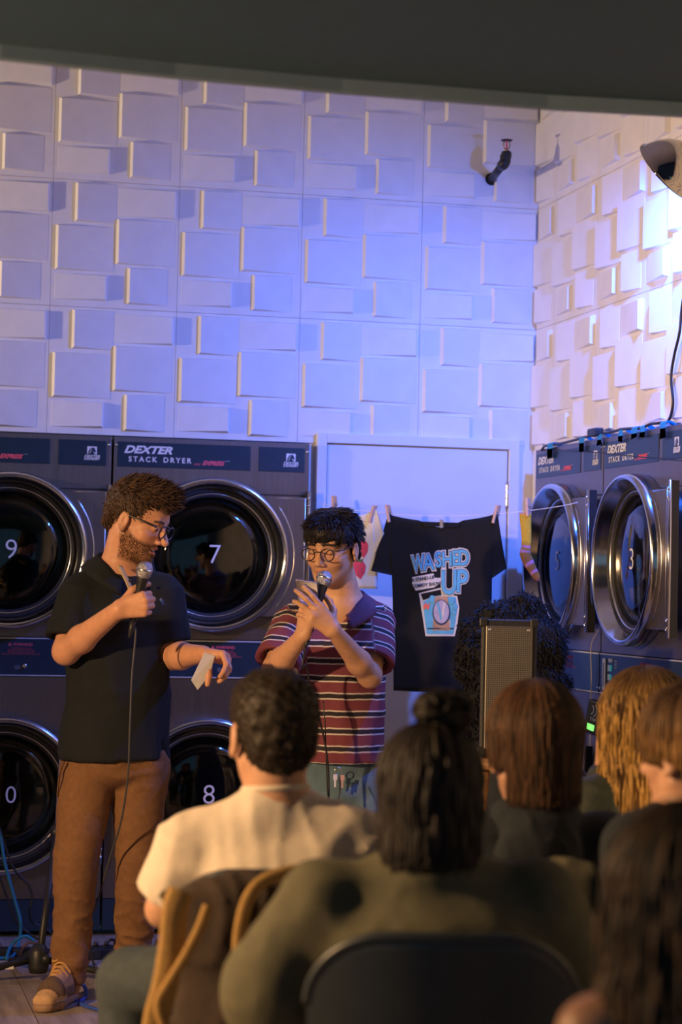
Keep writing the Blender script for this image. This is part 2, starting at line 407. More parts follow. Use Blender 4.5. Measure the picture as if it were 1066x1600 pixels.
    for k, w_ in enumerate((.088, .10, .12, .145)): text('warning_lettering', ('keep doors closed while the drum turns and remove lint daily' if k % 2 else 'risk of fire do not dry articles soiled with oil or solvents')[:int(w_*330)], .0072, m_red, cp, (.455, -.0045, 1.108-.0075*k))
    lk = lathe('lock', [(0, -.012), (.006, -.012), (.0095, -.008), (.0095, 0)], m_chrome_s, cp, (.470, -.004, 1.040), 'y', 16)
    box('key_slot', m_black, lk, -.0012, .0012, -.0130, -.0118, -.004, .004)
    box('sticker', mat('sticker_grey', (.10, .10, .13), .7, var=.1), cp, .432, .462, -.0050, -.0035, 1.026, 1.042)
    # doors
    for cz, num in ((1.484, up), (.545, low)):
        ring = lathe('door_ring', [(.296, 0.0), (.303, -.022), (.303, -.060), (.299, -.076), (.291, -.084), (.283, -.082), (.279, -.076), (.270, -.056), (.2600, -.036), (.257, -.030)], m_chrome, t, (CX, 0, cz))
        lathe('gasket', [(.258, -.031), (.254, -.036), (.247, -.034), (.2455, -.026)], m_rubber, ring)
        lathe('inner_ring', [(.2455, -.027), (.243, -.031), (.239, -.030), (.2375, -.022)], m_chrome_s, ring)
        lathe('glass_seal', [(.2385, -.022), (.234, -.026), (.228, -.020), (.226, .0), (.226, .012)], m_rubber, ring)
        lathe('drum', [(.240, .012), (.240, .05), (.31, .07), (.31, .56), (.08, .56), (.07, .54), (.0, .54)], m_drum, ring)
        for k in range(3):
            a = 2.1*k+.5
            V, F = tubes_vf(np.array([[(.285*math.cos(a), .08, .285*math.sin(a)), (.285*math.cos(a), .54, .285*math.sin(a))]]), [.03, .03], 6); mesh_np('drum_rib', V, F, m_drum, ring)
        V, F = lathe_vf([(.0, -.040), (.08, -.039), (.16, -.034), (.2285, -.020), (.2285, -.014), (.16, -.028), (.08, -.033), (0, -.034)], 64)
        mesh_np('glass', V, F, m_glass, ring)
        h = .236; xa = math.sqrt(.298**2-h*h); n = 24; pts = [(.372, h), (.372, -h)]
        a0 = math.asin(h/.298)
        pts += [(.298*math.cos(a), .298*math.sin(a)) for a in np.linspace(-a0, a0, n)]
        hp2 = plate('hinge_plate', pts, -.056, -.044, m_steel, ring)
        arc = [(.326*math.cos(a), -.0565, .326*math.sin(a)) for a in np.linspace(-.66, .66, 24)]
        tube('bead', arc, .0035, m_chrome_s, hp2, 6, smooth_pts=False)
        tube('bead', [(.235, -.0565, h-.004), (.366, -.0565, h-.004), (.366, -.0565, -h+.004), (.235, -.0565, -h+.004)], .003, m_chrome_s, hp2, 6, smooth_pts=False)
        hb = lathe('hinge_bar', [(0, -.262), (.0075, -.262), (.0075, .262), (0, .262)], m_chrome, ring, (.381, -.052, 0), 'z', 12)
        box('hinge_back', m_black, hb, -.008, .006, .004, .030, -.262, .262)
        for z in (-.235, -.205, .205, .235): lathe('bolt', [(0, -.005), (.005, -.005), (.006, 0)], m_chrome_s, hb, (0, -.006, z), 'y', 8)
        hd = plate('handle', [(-.318, .02), (-.318, -.13), (-.300, -.16), (-.286, -.16), (-.296, -.12), (-.299, .0), (-.296, .09), (-.286, .12), (-.300, .12)], -.075, -.045, m_black, ring, .003)
        text('door_number', str(num), .108, m_white, ring, (0.01, -.0425, 0), sx=1.0, bold=-.0012)
    return t
d7 = build_dryer('stainless stacked dryer with doors 7 and 8 between the two performers', 7, 8)
d7.location = (-1.739, -.045, 0)
def dryer_copy(label, up, low, loc, rz):
    c = copy_tree(d7); c['label'] = label; c.location = loc; c.rotation_euler = (0, 0, rz)
    for ring, num in zip([o for o in c.children if o.name.startswith('door_ring')], (up, low)):
        for o in list(ring.children):
            if o.name.startswith('door_number'):
                old = o.location.copy(); bpy.data.objects.remove(o)
                text('door_number', str(num), .108 if num < 10 else .095, m_white, ring, old, bold=-.0012)
    return c
dryer_copy('stainless stacked dryer with door 9 at the left edge behind the bearded man', 9, 10, (-1.739-DW-.004, -.045, 0), 0)
d5 = dryer_copy('stainless stacked dryer with door 5 in the corner beside the hanging sock', 5, 6, (-.045, -.166, 0), -math.pi/2)
d3 = dryer_copy('stainless stacked dryer with door 3 nearest the right edge', 3, 4, (-.045, -.166-DW-.004, 0), -math.pi/2)

# ------------------------------------------------------------------ clothesline and what hangs on it
L0, L1 = np.array([-.953, -.052, 1.700]), np.array([-.135, -.93, 1.695])
LD = (L1-L0); LLEN = float(np.linalg.norm(LD[:2])); LRZ = math.atan2(LD[1], LD[0]); LU = np.array([LD[0], LD[1], 0])/LLEN; LN = np.array([LU[1], -LU[0], 0])   # LN faces the audience
def line_s(px, py=800):
    d = CF + CR*(px-533)/FPX + CU*(800-py)/FPX; t = ((L0-CAM)@LN)/(d@LN); P = CAM+d*t; return float((P-L0)@LU), float(P[2])
def sag(s):
    k = np.clip(s/LLEN, 0, 1); return 1.699 - .050*np.sin(np.pi*np.clip((k-.05)/.95, 0, 1))**.8
P = [L0+LU*s*1.0 for s in np.linspace(0, LLEN, 40)]
for q in P: q[2] = sag(float((q-L0)@LU))
cl = tube('clothesline', [q-L0 for q in P], .0013, m_cord, None, 6, smooth_pts=False); cl.location = L0
tag(cl, 'thin white cord strung from the left dryer to the right dryer hinge', 'clothesline')
def hang(name, label, cat, s0):
    return thing(name, label, cat, tuple(L0+LU*s0*0+np.array([0, 0, -L0[2]+0])), LRZ)
def ripple_fn(seed, amp=.008):
    rr = np.random.RandomState(seed); ph = rr.rand(6)*6.28
    def f(s, z):
        top = np.clip((1.68-z)/.7, 0, 1)
        return amp*(np.sin(s*19+ph[0]+z*2)*(.3+top) + .6*np.sin(s*37+ph[1]-z*5)*(.2+.6*top) + .5*np.sin(z*21+s*9+ph[2])*.5)
    return f
def cloth_sheet(rows, ncol, rip, th=.005, edge_drop=None):
    """rows [(z, left, right)] top to bottom -> closed two-sided cloth, verts (s, y, z)"""
    V = []; n = len(rows)
    for sgn in (-1, 1):
        for (z, a, b) in rows:
            s = np.linspace(a, b, ncol); zz = np.full(ncol, z) if np.ndim(z) == 0 else z
            V.append(np.stack([s, rip(s, zz)+sgn*th, zz], 1))
    V = np.concatenate(V); G = np.arange(2*n*ncol).reshape(2, n, ncol); F = []
    for i in range(n-1):
        for j in range(ncol-1):
            F.append((G[0, i, j], G[0, i+1, j], G[0, i+1, j+1], G[0, i, j+1])); F.append((G[1, i, j], G[1, i, j+1], G[1, i+1, j+1], G[1, i+1, j]))
    for i in range(n-1):
        for j in (0, ncol-1):
            q = (G[0, i, j], G[1, i, j], G[1, i+1, j], G[0, i+1, j]); F.append(q if j == 0 else q[::-1])
    for j in range(ncol-1):
        F.append((G[0, 0, j], G[0, 0, j+1], G[1, 0, j+1], G[1, 0, j])); F.append((G[0, -1, j], G[1, -1, j], G[1, -1, j+1], G[0, -1, j+1]))
    return V, np.array(F)
def sleeve_rows(top_in, top_out, bot_in, bot_out, n=10):
    """quad strip running from the shoulder seam to the cuff (points are (s,z))"""
    a, b, c, d = [np.array(x) for x in (top_in, top_out, bot_in, bot_out)]
    return a, b, c, d
def quad_sheet(a, b, c, d, rip, nu=8, nv=12, th=.005):
    a, b, c, d = [np.array(x, float) for x in (a, b, c, d)]; V = []
    for sgn in (-1, 1):
        for i in range(nv):
            t = i/(nv-1); p, q = a+(c-a)*t, b+(d-b)*t
            for j in range(nu):
                u = j/(nu-1); x = p+(q-p)*u; V.append((x[0], float(rip(x[0], x[1]))+sgn*th, x[1]))
    G = np.arange(2*nu*nv).reshape(2, nv, nu); F = []
    for i in range(nv-1):
        for j in range(nu-1):
            F.append((G[0, i, j], G[0, i+1, j], G[0, i+1, j+1], G[0, i, j+1])); F.append((G[1, i, j], G[1, i, j+1], G[1, i+1, j+1], G[1, i+1, j]))
        for j in (0, nu-1): F.append((G[0, i, j], G[1, i, j], G[1, i+1, j], G[0, i+1, j]))
    for j in range(nu-1):
        for i in (0, nv-1): F.append((G[0, i, j], G[0, i, j+1], G[1, i, j+1], G[1, i, j]))
    return np.array(V), np.array(F)
def S(px, py): return line_s(px, py)
m_tee = mat('black_jersey', (.009, .010, .014), .9, var=.12, scale=60, bump=.15, bscale=400, spec=.25)
m_wtee = mat('white_jersey', (.72, .69, .64), .9, var=.05, scale=60, bump=.15, bscale=400)

bt = hang('black_tee', 'black printed T-shirt pegged to the clothesline beside the speaker', 'T-shirt', 0)
rip = ripple_fn(3, .0065)
(sl, zt), (sr, _) = S(606, 806), S(776, 812)
al, zal = S(613, 900); ar, zar = S(768, 903); hl, zh = S(614, 1079); hr = S(768, 1090)[0]
rows = []
for i in range(34):
    t = i/33; z = 1.645+(zh-1.645)*t
    ta = min(1, (1.645-z)/(1.645-zal))
    a = sl+(al-sl)*ta**1.5 if z > zal else al+(hl-al)*(zal-z)/(zal-zh)
    b = sr+(ar-sr)*ta**1.5 if z > zal else ar+(hr-ar)*(zal-z)/(zal-zh)
    if i < 7:     # neckline dips between the pegs
        u = np.linspace(0, 1, 40); dip = .030*np.clip(np.sin(np.pi*u), 0, 1)**.7 + .022*(np.abs(u-.5) < .21)*np.cos((u-.5)/.21*np.pi/2)
        z = z+.014 - dip*(1-i/7.)
    rows.append((z, a, b))
V, F = cloth_sheet(rows, 40, rip); body = mesh_np('shirt_body', V, F, m_tee, bt)
V, F = quad_sheet(S(606, 807), S(613, 813), S(581, 892), S(613, 899), rip); mesh_np('sleeve', V, F, m_tee, bt)
V, F = quad_sheet(S(771, 812), S(778, 808), S(769, 903), S(792, 888), rip); mesh_np('sleeve', V, F, m_tee, bt)
V, F = quad_sheet(S(660, 815), S(722, 817), S(664, 822), S(718, 824), lambda s, z: rip(s, z)-.004, 16, 4, .004); mesh_np('neck_rib', V, F, m_tee, body)
V, F = quad_sheet(S(690, 812), S(695, 812), S(690, 825), S(695, 825), lambda s, z: rip(s, z)-.010, 3, 3, .001); mesh_np('size_tag', V, F, mat('tag_cloth', (.28, .27, .25), .8, var=.1), body)
def on_tee(me, cx, cz, rot, off, m, name, parent, rip_=rip, sx=1.):
    n = len(me.vertices); co = np.empty(n*3); me.vertices.foreach_get('co', co); co = co.reshape(-1, 3); c, s_ = math.cos(rot), math.sin(rot)
    x = co[:, 0]*sx; y = co[:, 1]
    s = cx+x*c-y*s_; z = cz+x*s_+y*c
    me.vertices.foreach_set('co', np.stack([s, rip_(s, z)-.005-off+co[:, 2]*.3, z], 1).ravel()); me.update(); me.materials.clear(); me.materials.append(m)
    o = bpy.data.objects.new(name, me); return link(o, parent)
m_pw = mat('print_white', (.62, .62, .66), .8, var=.05); m_pb = mat('print_blue', (.10, .42, .72), .8, var=.12, scale=40); m_pk = mat('print_dark', (.01, .03, .10), .8, var=.05)
m_pl = mat('print_lavender', (.42, .40, .62), .8, var=.15, scale=50); m_pr = mat('print_red', (.70, .16, .14), .8, var=.1); m_pt = mat('print_tan', (.40, .26, .20), .8, var=.2, scale=50)
def blob(pts, off, m, name, parent, rip_=rip):
    """flat printed shape outlined in photo positions, wrapped on the cloth"""
    q = [S(*p_) for p_ in pts]; bm = bmesh.new(); f = bm.faces.new([bm.verts.new((a, 0, b)) for a, b in q]); bmesh.ops.triangulate(bm, faces=[f])
    bmesh.ops.subdivide_edges(bm, edges=list(bm.edges), cuts=2)
    for v in bm.verts: v.co.y = float(rip_(v.co.x, v.co.z))-.005-off
    return bm_obj(name, bm, m, parent)
def ringp(cx, cy, rx, ry, n=20): return [(cx+rx*math.cos(6.2832*i/n), cy+ry*math.sin(6.2832*i/n)) for i in range(n)]
# WASHED, letter by letter so that it arches like the drawing
for ch, px, py, sz, rot in (('W', 656, 882, .088, .14), ('A', 672, 880, .084, .12), ('S', 687, 876, .080, .08), ('H', 700, 875, .080, .05), ('E', 713, 873, .080, .0), ('D', 725, 873, .084, -.06)):
    cs, cz = S(px, py)
    for off, bo, m_ in ((.0008, .0085, m_pw), (.0016, .0040, m_pk), (.0024, .0016, m_pb)):
        on_tee(text_mesh(ch, sz, bold=bo), cs, cz, rot, off, m_, 'print_letter', body, sx=.62 if ch == 'W' else .80)
for ch, px, py, sz, rot in (('U', 704, 912, .128, .04), ('P', 723, 910, .122, .0)):
    cs, cz = S(px, py)
    for off, bo, m_ in ((.0028, .0085, m_pw), (.0036, .0045, m_pk), (.0044, .0026, m_pb)):
        on_tee(text_mesh(ch, sz, bold=bo), cs, cz, rot, off, m_, 'print_letter', body, sx=.80)
blob([(646, 902), (680, 896), (682, 903), (693, 903), (691, 911), (681, 918), (652, 923), (646, 912)], .0022, m_pw, 'print_patch', body)
cs, cz = S(664, 904.5); on_tee(text_mesh('A STAND-UP', .0185, bold=.0006), cs, cz, .13, .0030, m_pk, 'print_letters', body)
cs, cz = S(669, 914); on_tee(text_mesh('COMEDY SHOW', .0175, bold=.0006), cs, cz, .11, .0030, m_pk, 'print_letters', body)
# the drawn washing machine
blob([(657, 927), (692, 918), (694, 929), (716, 931), (719, 950), (716, 975), (712, 994), (667, 994), (668, 980), (661, 950)], .0008, m_pw, 'print_outline', body)
blob([(660, 928), (691, 921), (692, 930), (680, 932), (664, 938)], .0014, m_tee, 'print_panel', body)
blob([(664, 940), (680, 931), (714, 933), (716, 950), (713, 974), (710, 991), (669, 991), (670, 978), (664, 952)], .0014, m_pb, 'print_machine', body)
blob([(682, 932), (702, 932), (705, 985), (678, 985)], .0019, m_pt, 'print_shade', body)
blob(ringp(692, 957, 14, 20), .0024, m_pk, 'print_door', body); blob(ringp(692, 956, 12.2, 18), .0030, m_pl, 'print_window', body)
blob([(688, 940), (694, 968), (691, 969), (685, 942)], .0036, m_pb, 'print_stroke', body); blob([(699, 942), (694, 969), (691, 968), (696, 941)], .0036, m_pw, 'print_stroke', body)
blob([(670, 981), (711, 981), (711, 983), (670, 983)], .0024, m_pk, 'print_line', body)
blob([(664, 947), (668, 941), (671, 945), (675, 942), (674, 948), (672, 953), (668, 950), (665, 953)], .0030, m_pr, 'print_star', body)
for q in ((708, 938, 5, 6), (713, 948, 4, 5), (678, 936, 4, 6), (712, 957, 3, 4)): blob(ringp(*q, 12), .0030, m_pb, 'print_bubble', body); 

wt = hang('strawberry_tee', 'small white T-shirt with red strawberries behind the striped man', 'T-shirt', 0)
rip2 = ripple_fn(8, .011); rows = []
zt2 = S(584, 790)[1]
for i in range(24):
    t = i/23; z = 1.675+(S(590, 920)[1]-1.675)*t
    a, b = S(508-6*t, 800)[0], S(585+6*t, 800)[0]
    if i < 5:
        u = np.linspace(0, 1, 26); z = z - .03*np.sin(np.pi*u)**.8*(1-i/5.)
    rows.append((z, a, b))
V, F = cloth_sheet(rows, 26, rip2); wbody = mesh_np('shirt_body', V, F, m_wtee, wt)
V, F = quad_sheet(S(583, 795), S(588, 793), S(584, 868), S(601, 834), rip2, 8, 8); mesh_np('sleeve', V, F, m_wtee, wt)
V, F = quad_sheet(S(512, 795), S(507, 793), S(508, 868), S(492, 834), rip2, 8, 8); mesh_np('sleeve', V, F, m_wtee, wt)
m_berry = mat('berry_red', (.72, .05, .10), .8, var=.1, scale=60); m_leaf = mat('leaf_green', (.10, .16, .06), .8, var=.1)
for cx_, cy_ in ((566, 856), (562, 889), (536, 858), (530, 892)):
    b = blob([(cx_-3, cy_-15), (cx_+4, cy_-13), (cx_+9, cy_-5), (cx_+8, cy_+6), (cx_+2, cy_+16), (cx_-5, cy_+10), (cx_-10, cy_), (cx_-9, cy_-10)], .0012, m_berry, 'strawberry_print', wbody, rip2)
    for dx, dy in ((-3, -4), (3, -1), (-2, 4), (4, 5), (0, 9)): blob(ringp(cx_+dx, cy_+dy, .9, 1.1, 6), .0019, m_leaf, 'seed_print', b, rip2)
    blob([(cx_-6, cy_-13), (cx_-1, cy_-19), (cx_+1, cy_-15), (cx_+6, cy_-16), (cx_+3, cy_-10), (cx_-2, cy_-11)], .0017, m_leaf, 'leaf_print', b, rip2)

# sock
def vcol_mesh(name, V, F, C, parent, m):
    o = mesh_np(name, V, F, m, parent); a = o.data.color_attributes.new('col', 'FLOAT_COLOR', 'POINT')
    a.data.foreach_set('color', np.concatenate([C, np.ones((len(C), 1))], 1).astype(np.float32).ravel()); return o
m_vc = mat('dyed_knit', (1, 1, 1), .9, attr='col', var=.12, scale=120, bump=.3, bscale=300)
sk = hang('sock', 'mustard sock with pink stripes hanging from the line in the corner', 'sock', 0)
SD = 7.15 - 0.0
keys = [(821, 801), (822, 822), (823, 842), (822, 855), (821, 866), (827, 880), (834, 893), (839, 902), (841.5, 908)]
P = smooth_path([(S(*k)[0], 0, S(*k)[1]) for k in keys], 48)
t = np.linspace(0, 1, len(P)); pxm = .00205
rad = np.interp(t, [0, .2, .38, .50, .60, .75, .9, 1], [11.2, 9.3, 8.6, 10.2, 10.0, 7.6, 6.6, 2.0])*pxm*1.12
rib = np.array([P]); V, F = tubes_vf(rib, rad[None]*.34, 20, 1/.34)
col = np.zeros((len(V), 3)); tv = np.repeat(t, 20)
must, rust, pink = np.array([.55, .36, .03]), np.array([.42, .17, .04]), np.array([.72, .28, .48])
for i, tt in enumerate(tv):
    c = must*(1-min(1, max(0, (tt-.30)/.25)))+rust*min(1, max(0, (tt-.30)/.25))
    if tt < .012: c = np.array([.6, .2, .35])
    for a, b in ((.355, .395), (.44, .485), (.62, .68), (.755, .80)):
        if a <= tt <= b: c = pink
    if tt > .95: c = np.array([.25, .10, .14])
    col[i] = c
k = len(P)*20
vcol_mesh('sock_knit', V, F, col, sk, m_vc)
sk.children[0].data.polygons.foreach_set('use_smooth', [True]*len(sk.children[0].data.polygons))

# clothespins
m_peg = mat('peg_wood', (.62, .40, .30), .7, var=.15, scale=30, stretch=(1, 1, 6)); m_spring = mat('peg_spring', (.6, .6, .6), .3, 1., var=.05)
def clothespin(px, py, tilt, label):
    s, z = S(px, py); P0_ = L0+LU*s
    o = thing('clothespin', label, 'clothespin', (P0_[0]+LN[0]*.0, P0_[1]+LN[1]*.0, z), LRZ, 'pegs on the clothesline')
    o.rotation_euler = (0, tilt, LRZ)
    for sg in (-1, 1):
        plate('prong', [(-.0055, -.036), (.0055, -.036), (.0055, .030), (.004, .034), (-.004, .034), (-.0055, .030)], 0, .006, m_peg, o, .0008).location = (0, sg*.010-.003, 0)
    V, F = tubes_vf(np.array([[(.009*math.cos(a), -.013+.026*i/60, .009*math.sin(a)*.5) for i, a in enumerate(np.linspace(0, 19, 61))]]), np.full((1, 61), .0011), 5)
    mesh_np('spring', V, F, m_spring, o)
clothespin(523, 788, -.12, 'wooden clothespin holding the strawberry T-shirt above the striped man\'s hair')
clothespin(583, 803, .28, 'wooden clothespin on the right shoulder of the strawberry T-shirt')
clothespin(608, 802, -.24, 'wooden clothespin on the left shoulder of the black T-shirt')
clothespin(776, 803, .24, 'wooden clothespin on the right shoulder of the black T-shirt')
clothespin(826, 792, -.06, 'wooden clothespin holding the mustard sock')

# ------------------------------------------------------------------ clamp lamp with a blue bulb (top right)
LC = at(1046, 270, 7.2); LAX = unit(-.64*CR - .62*CU + .46*CF)
lmp = thing('clamp_lamp', 'polished metal reflector lamp with blue bulb at the upper right edge', 'lamp', tuple(LC))
m_refl = mat('lamp_reflector', (.52, .48, .42), .08, 1., var=.05, scale=10)
prof = [(.1285, .002), (.1265, -.002), (.124, -.004), (.118, -.022), (.104, -.050), (.082, -.078), (.056, -.098), (.034, -.108), (.030, -.125)]
dish = lathe('reflector', prof + [(.027, -.125), (.030, -.104), (.054, -.094), (.080, -.074), (.102, -.046), (.116, -.018), (.1285, .002)], m_refl, lmp, (0, 0, 0), 'y', 64, tilt=tuple(LAX))
lathe('rim', [(.1275, -.004), (.1315, -.001), (.1315, .003), (.1275, .004)], m_refl, dish)
lathe('socket', [(.0, -.205), (.019, -.205), (.022, -.195), (.022, -.150), (.027, -.140), (.027, -.118)], m_black, lmp, tilt=tuple(LAX), seg=24)
lathe('bulb', [(.012, -.118), (.014, -.108), (.022, -.096), (.026, -.084), (.022, -.070), (.010, -.062), (0, -.061)], mat('blue_bulb', (.12, .30, 1.), .3, emit=30), lmp, tilt=tuple(LAX), seg=24)
soc = LC-LAX*.20
tube('hanger', [soc-LC, soc-LC+np.array([.02, -.01, .03]), soc-LC+np.array([.03, -.01, .25]), soc-LC+np.array([.03, -.01, 3.9-soc[2]])], .007, m_black, lmp)
for k in range(5):
    a = np.linspace(0, 2*np.pi, 13); c = soc-LC+np.array([.03, -.02, .045+.030*k])
    pts = np.stack([c[0]+.010*np.cos(a)*(k % 2), c[1]+.010*np.cos(a)*(1-k % 2)-.012, c[2]+.020*np.sin(a)], 1)
    tube('chain_link', pts, .0028, m_chrome_s, lmp, 6, smooth_pts=False)
bl = lamp('blue_lamp_light', 'SPOT', tuple(LC-LAX*.030), (.035, .17, 1.0), BLUE_W, (-.60, -.15, 1.05), shadow_soft_size=.028, spot_size=math.radians(138), spot_blend=1.0)

# ------------------------------------------------------------------ sprinkler
sp_b = np.array([-.205, .0, 3.058]); Pe = onY(787, 256, -.30)
spk = thing('fire_sprinkler', 'black sprinkler pipe and head sticking out of the block wall', 'sprinkler', tuple(sp_b))
m_iron = mat('black_iron', (.02, .021, .024), .5, .3, var=.1, scale=50); m_brass = mat('sprinkler_brass', (.45, .25, .18), .35, 1., var=.1)
tube('pipe', [(0, 0, 0), tuple(Pe-sp_b)], .0165, m_iron, spk, 16, smooth_pts=False)
e = Pe-sp_b
lathe('wall_cup', [(0, -.006), (.026, -.006), (.026, -.001), (0, -.001)], m_iron, spk, (0, 0, 0), 'y', 20)
tube('elbow', [e+(e/np.linalg.norm(e))*-.03, e+np.array([0, -.004, -.002]), e+np.array([.005, -.006, .012]), e+np.array([.006, -.006, .034])], .022, m_iron, spk, 16)
hx = e+np.array([.010, -.006, 0])
lathe('coupling', [(0, .024), (.021, .024), (.021, .046), (.016, .050), (0, .050)], m_iron, spk, tuple(hx), 'z', 6, smooth=False)
hb_ = lathe('head_body', [(0, .048), (.009, .048), (.009, .060), (.006, .062), (0, .062)], m_brass, spk, tuple(hx), 'z', 16)
for sg in (-1, 1): tube('frame_arm', [(sg*.008, 0, .060), (sg*.013, 0, .072), (sg*.011, 0, .086), (sg*.002, 0, .092)], .0025, m_brass, spk).location = tuple(hx)
lathe('deflector', [(0, .0915), (.022, .0915), (.024, .0945), (.008, .0955), (0, .0955)], m_iron, spk, tuple(hx), 'z', 16)
lathe('glass_link', [(.0035, .062), (.0042, .075), (.0035, .090)], m_red, spk, tuple(hx), 'z', 8)

# ------------------------------------------------------------------ cable, adapter and painter's tape on the right-hand dryers
m_tape = mat('blue_tape', (.06, .46, .78), .6, var=.1, scale=60); m_cable = mat('black_cable', (.014, .014, .015), .45, var=.1, scale=50)
XR = -.05
def topr(px, dz=.0): 
    q = onX(px, 690, XR-.006); return np.array([XR-.004, q[1], 1.943+dz])
pts = [topr(846, -.01), topr(852, .004), topr(870, .002), topr(900, .006), topr(925, .012), topr(950, .010), topr(975, .012), topr(1000, .004), topr(1015, .012), topr(1030, .010), onX(1045, 657, -.03), onX(1052, 630, -.03), onX(1049, 590, -.03), onX(1054, 555, -.03), onX(1062, 520, -.03), onX(1066, 480, -.03), onX(1074, 430, -.04)]
o = tube('power_cable', np.array(pts)-pts[0], .0052, m_cable, None, 8, n=120); o.location = pts[0]
tag(o, 'black power cable running along the right dryer tops and up the wall', 'cable')
pts = [onX(848, 694, -.052), onX(870, 703, -.054), onX(920, 706, -.054), onX(980, 712, -.054), onX(1066, 720, -.054), onX(1090, 722, -.054)]
o = tube('thin_wire', np.array(pts)-pts[0], .0022, m_cable, None, 6); o.location = pts[0]
tag(o, 'thin black wire sagging across the right dryer label panels', 'wire')
q = topr(930, .004); ad = thing('cable_plug', 'black cable plug lying on top of dryer 5 under blue tape', 'plug', tuple(q))
box('plug_body', m_black, ad, -.022, .012, -.055, .035, .0, .030, .006); box('plug_tip', mat('plug_white', (.6, .58, .55), .5, var=.05), ad, -.015, .006, .036, .062, .004, .024, .003)
for i, (px, wpx, h, lab) in enumerate(((862, 10, .045, 'leftmost piece of blue tape on the right dryer tops'), (911, 9, .04, 'piece of blue tape left of the black cable plug'), (939, 8, .03, 'piece of blue tape stuck over the black cable plug'), (972, 7, .035, 'piece of blue tape above the brand lettering of dryer 3'), (993, 8, .03, 'piece of blue tape above the dryer 3 express lettering'), (1006, 8, .03, 'piece of blue tape where the cable arches on dryer 3'), (1038, 9, .05, 'rightmost piece of blue tape where the cable turns up the wall'))):
    c = topr(px); w_ = wpx*.0062*.5
    bm = bmesh.new(); n = 6; rr = random.Random(i); A = []
    prof_ = [(.035, .001), (.018, .012), (.0, .013), (-.006, .008), (-.008, -.012), (-.008, -h)]
    for k_, (dx, dz) in enumerate(prof_):
        A.append([bm.verts.new((dx, s*w_*(1+.1*rr.uniform(-1, 1))+.006*rr.uniform(-1, 1), dz+.006*rr.uniform(-1, 1)*(k_ == 5))) for s in (-1, 1)])
    for k_ in range(5): bm.faces.new((A[k_][0], A[k_][1], A[k_+1][1], A[k_+1][0]))
    r = bmesh.ops.solidify(bm, geom=list(bm.faces), thickness=.0008)
    o = bm_obj('tape_piece', bm, m_tape, None); o.location = tuple(c); tag(o, lab, 'tape', 'blue tape on the dryer tops')

# card reader hanging on the dryer edge
q = onX(934, 1122, -.075)
cr = thing('card_reader', 'small black card reader with a green light on the right dryers', 'card reader', tuple(q), -math.pi/2+.5)
cr.rotation_euler = (0, .22, -math.pi/2+.45)
box('case', m_black, cr, -.040, .040, -.022, .012, -.062, .062, .006)
box('side_case', m_black, cr, .041, .10, -.012, .018, -.060, .052, .006)
box('status_light', mat('green_led', (.25, .95, .18), .4, emit=1.2), cr, -.024, .012, -.0238, -.021, -.046, -.024)
tube('tap_symbol', [(-.012, -.0235, .012), (-.004, -.0235, .020), (-.004, -.0235, .036), (-.012, -.0235, .044)], .0022, m_white, cr, 6)
tube('tap_symbol', [(.002, -.0235, .006), (.012, -.0235, .020), (.012, -.0235, .036), (.002, -.0235, .050)], .0022, m_white, cr, 6)
text('reader_lettering', 'TAP', .018, m_white, cr, (0, -.0228, -.006))
o = tube('reader_cable', np.array([onX(935, 985, -.058), onX(924, 1010, -.060), onX(924.5, 1060, -.060), onX(923, 1120, -.062), onX(922, 1190, -.062)])-onX(935, 985, -.058), .0022, mat('grey_cord', (.35, .33, .36), .6, var=.05), None, 6); o.location = onX(935, 985, -.058)
tag(o, 'thin pale cord hanging down between the right dryers', 'cord')

# ------------------------------------------------------------------ speaker on a stool, furry coat behind it
q = at(792, 1184, 6.88); STZ = float(q[2])
st = thing('bar_stool', 'wooden stool holding up the black speaker', 'stool', (q[0], q[1], 0), -YAW)
lathe('seat', [(0, STZ-.030), (.150, STZ-.030), (.160, STZ-.022), (.160, STZ-.008), (.152, STZ), (0, STZ)], m_wood, st, (0, 0, 0), 'z', 40)
for k in range(4):
    a = math.pi/4+k*math.pi/2; c, s = math.cos(a), math.sin(a)
    tube('leg', [(.10*c, .10*s, STZ-.028), (.19*c, .19*s, .0)], .015, m_wood, st, 10, smooth_pts=False)
    a2 = a+math.pi/2; z = .28+.06*(k % 2); f_ = .10+.09*(1-z/STZ)
    tube('rung', [(f_*c, f_*s, z), (f_*math.cos(a2), f_*math.sin(a2), z)], .009, m_wood, st, 8, smooth_pts=False)
def grille_material():
    m = bpy.data.materials.new('perforated_grille'); m.use_nodes = True; nt = m.node_tree; b = nt.nodes['Principled BSDF']; L = nt.links.new
    tc = nt.nodes.new('ShaderNodeTexCoord'); mp = nt.nodes.new('ShaderNodeMapping'); mp.inputs['Scale'].default_value = (150, 150, 150); L(tc.outputs['Object'], mp.inputs[0])
    v = nt.nodes.new('ShaderNodeTexVoronoi'); v.inputs['Randomness'].default_value = 0.0; L(mp.outputs[0], v.inputs['Vector']); v.inputs['Scale'].default_value = 1
    r = nt.nodes.new('ShaderNodeValToRGB'); r.color_ramp.elements[0].position = .34; r.color_ramp.elements[0].color = (.004, .004, .005, 1); r.color_ramp.elements[1].position = .42; r.color_ramp.elements[1].color = (.22, .20, .17, 1)
    L(v.outputs['Distance'], r.inputs[0]); L(r.outputs[0], b.inputs['Base Color']); b.inputs['Roughness'].default_value = .4; b.inputs['Metallic'].default_value = .6
    return m
ps = thing('loudspeaker', 'black portable speaker with metal grille standing on the stool', 'speaker', (q[0], q[1], STZ), -YAW-.10)
box('cabinet', mat('speaker_vinyl', (.014, .015, .017), .5, var=.2, scale=90, bump=.2, bscale=200), ps, -.088, .088, -.05, .13, .012, .437, .010)
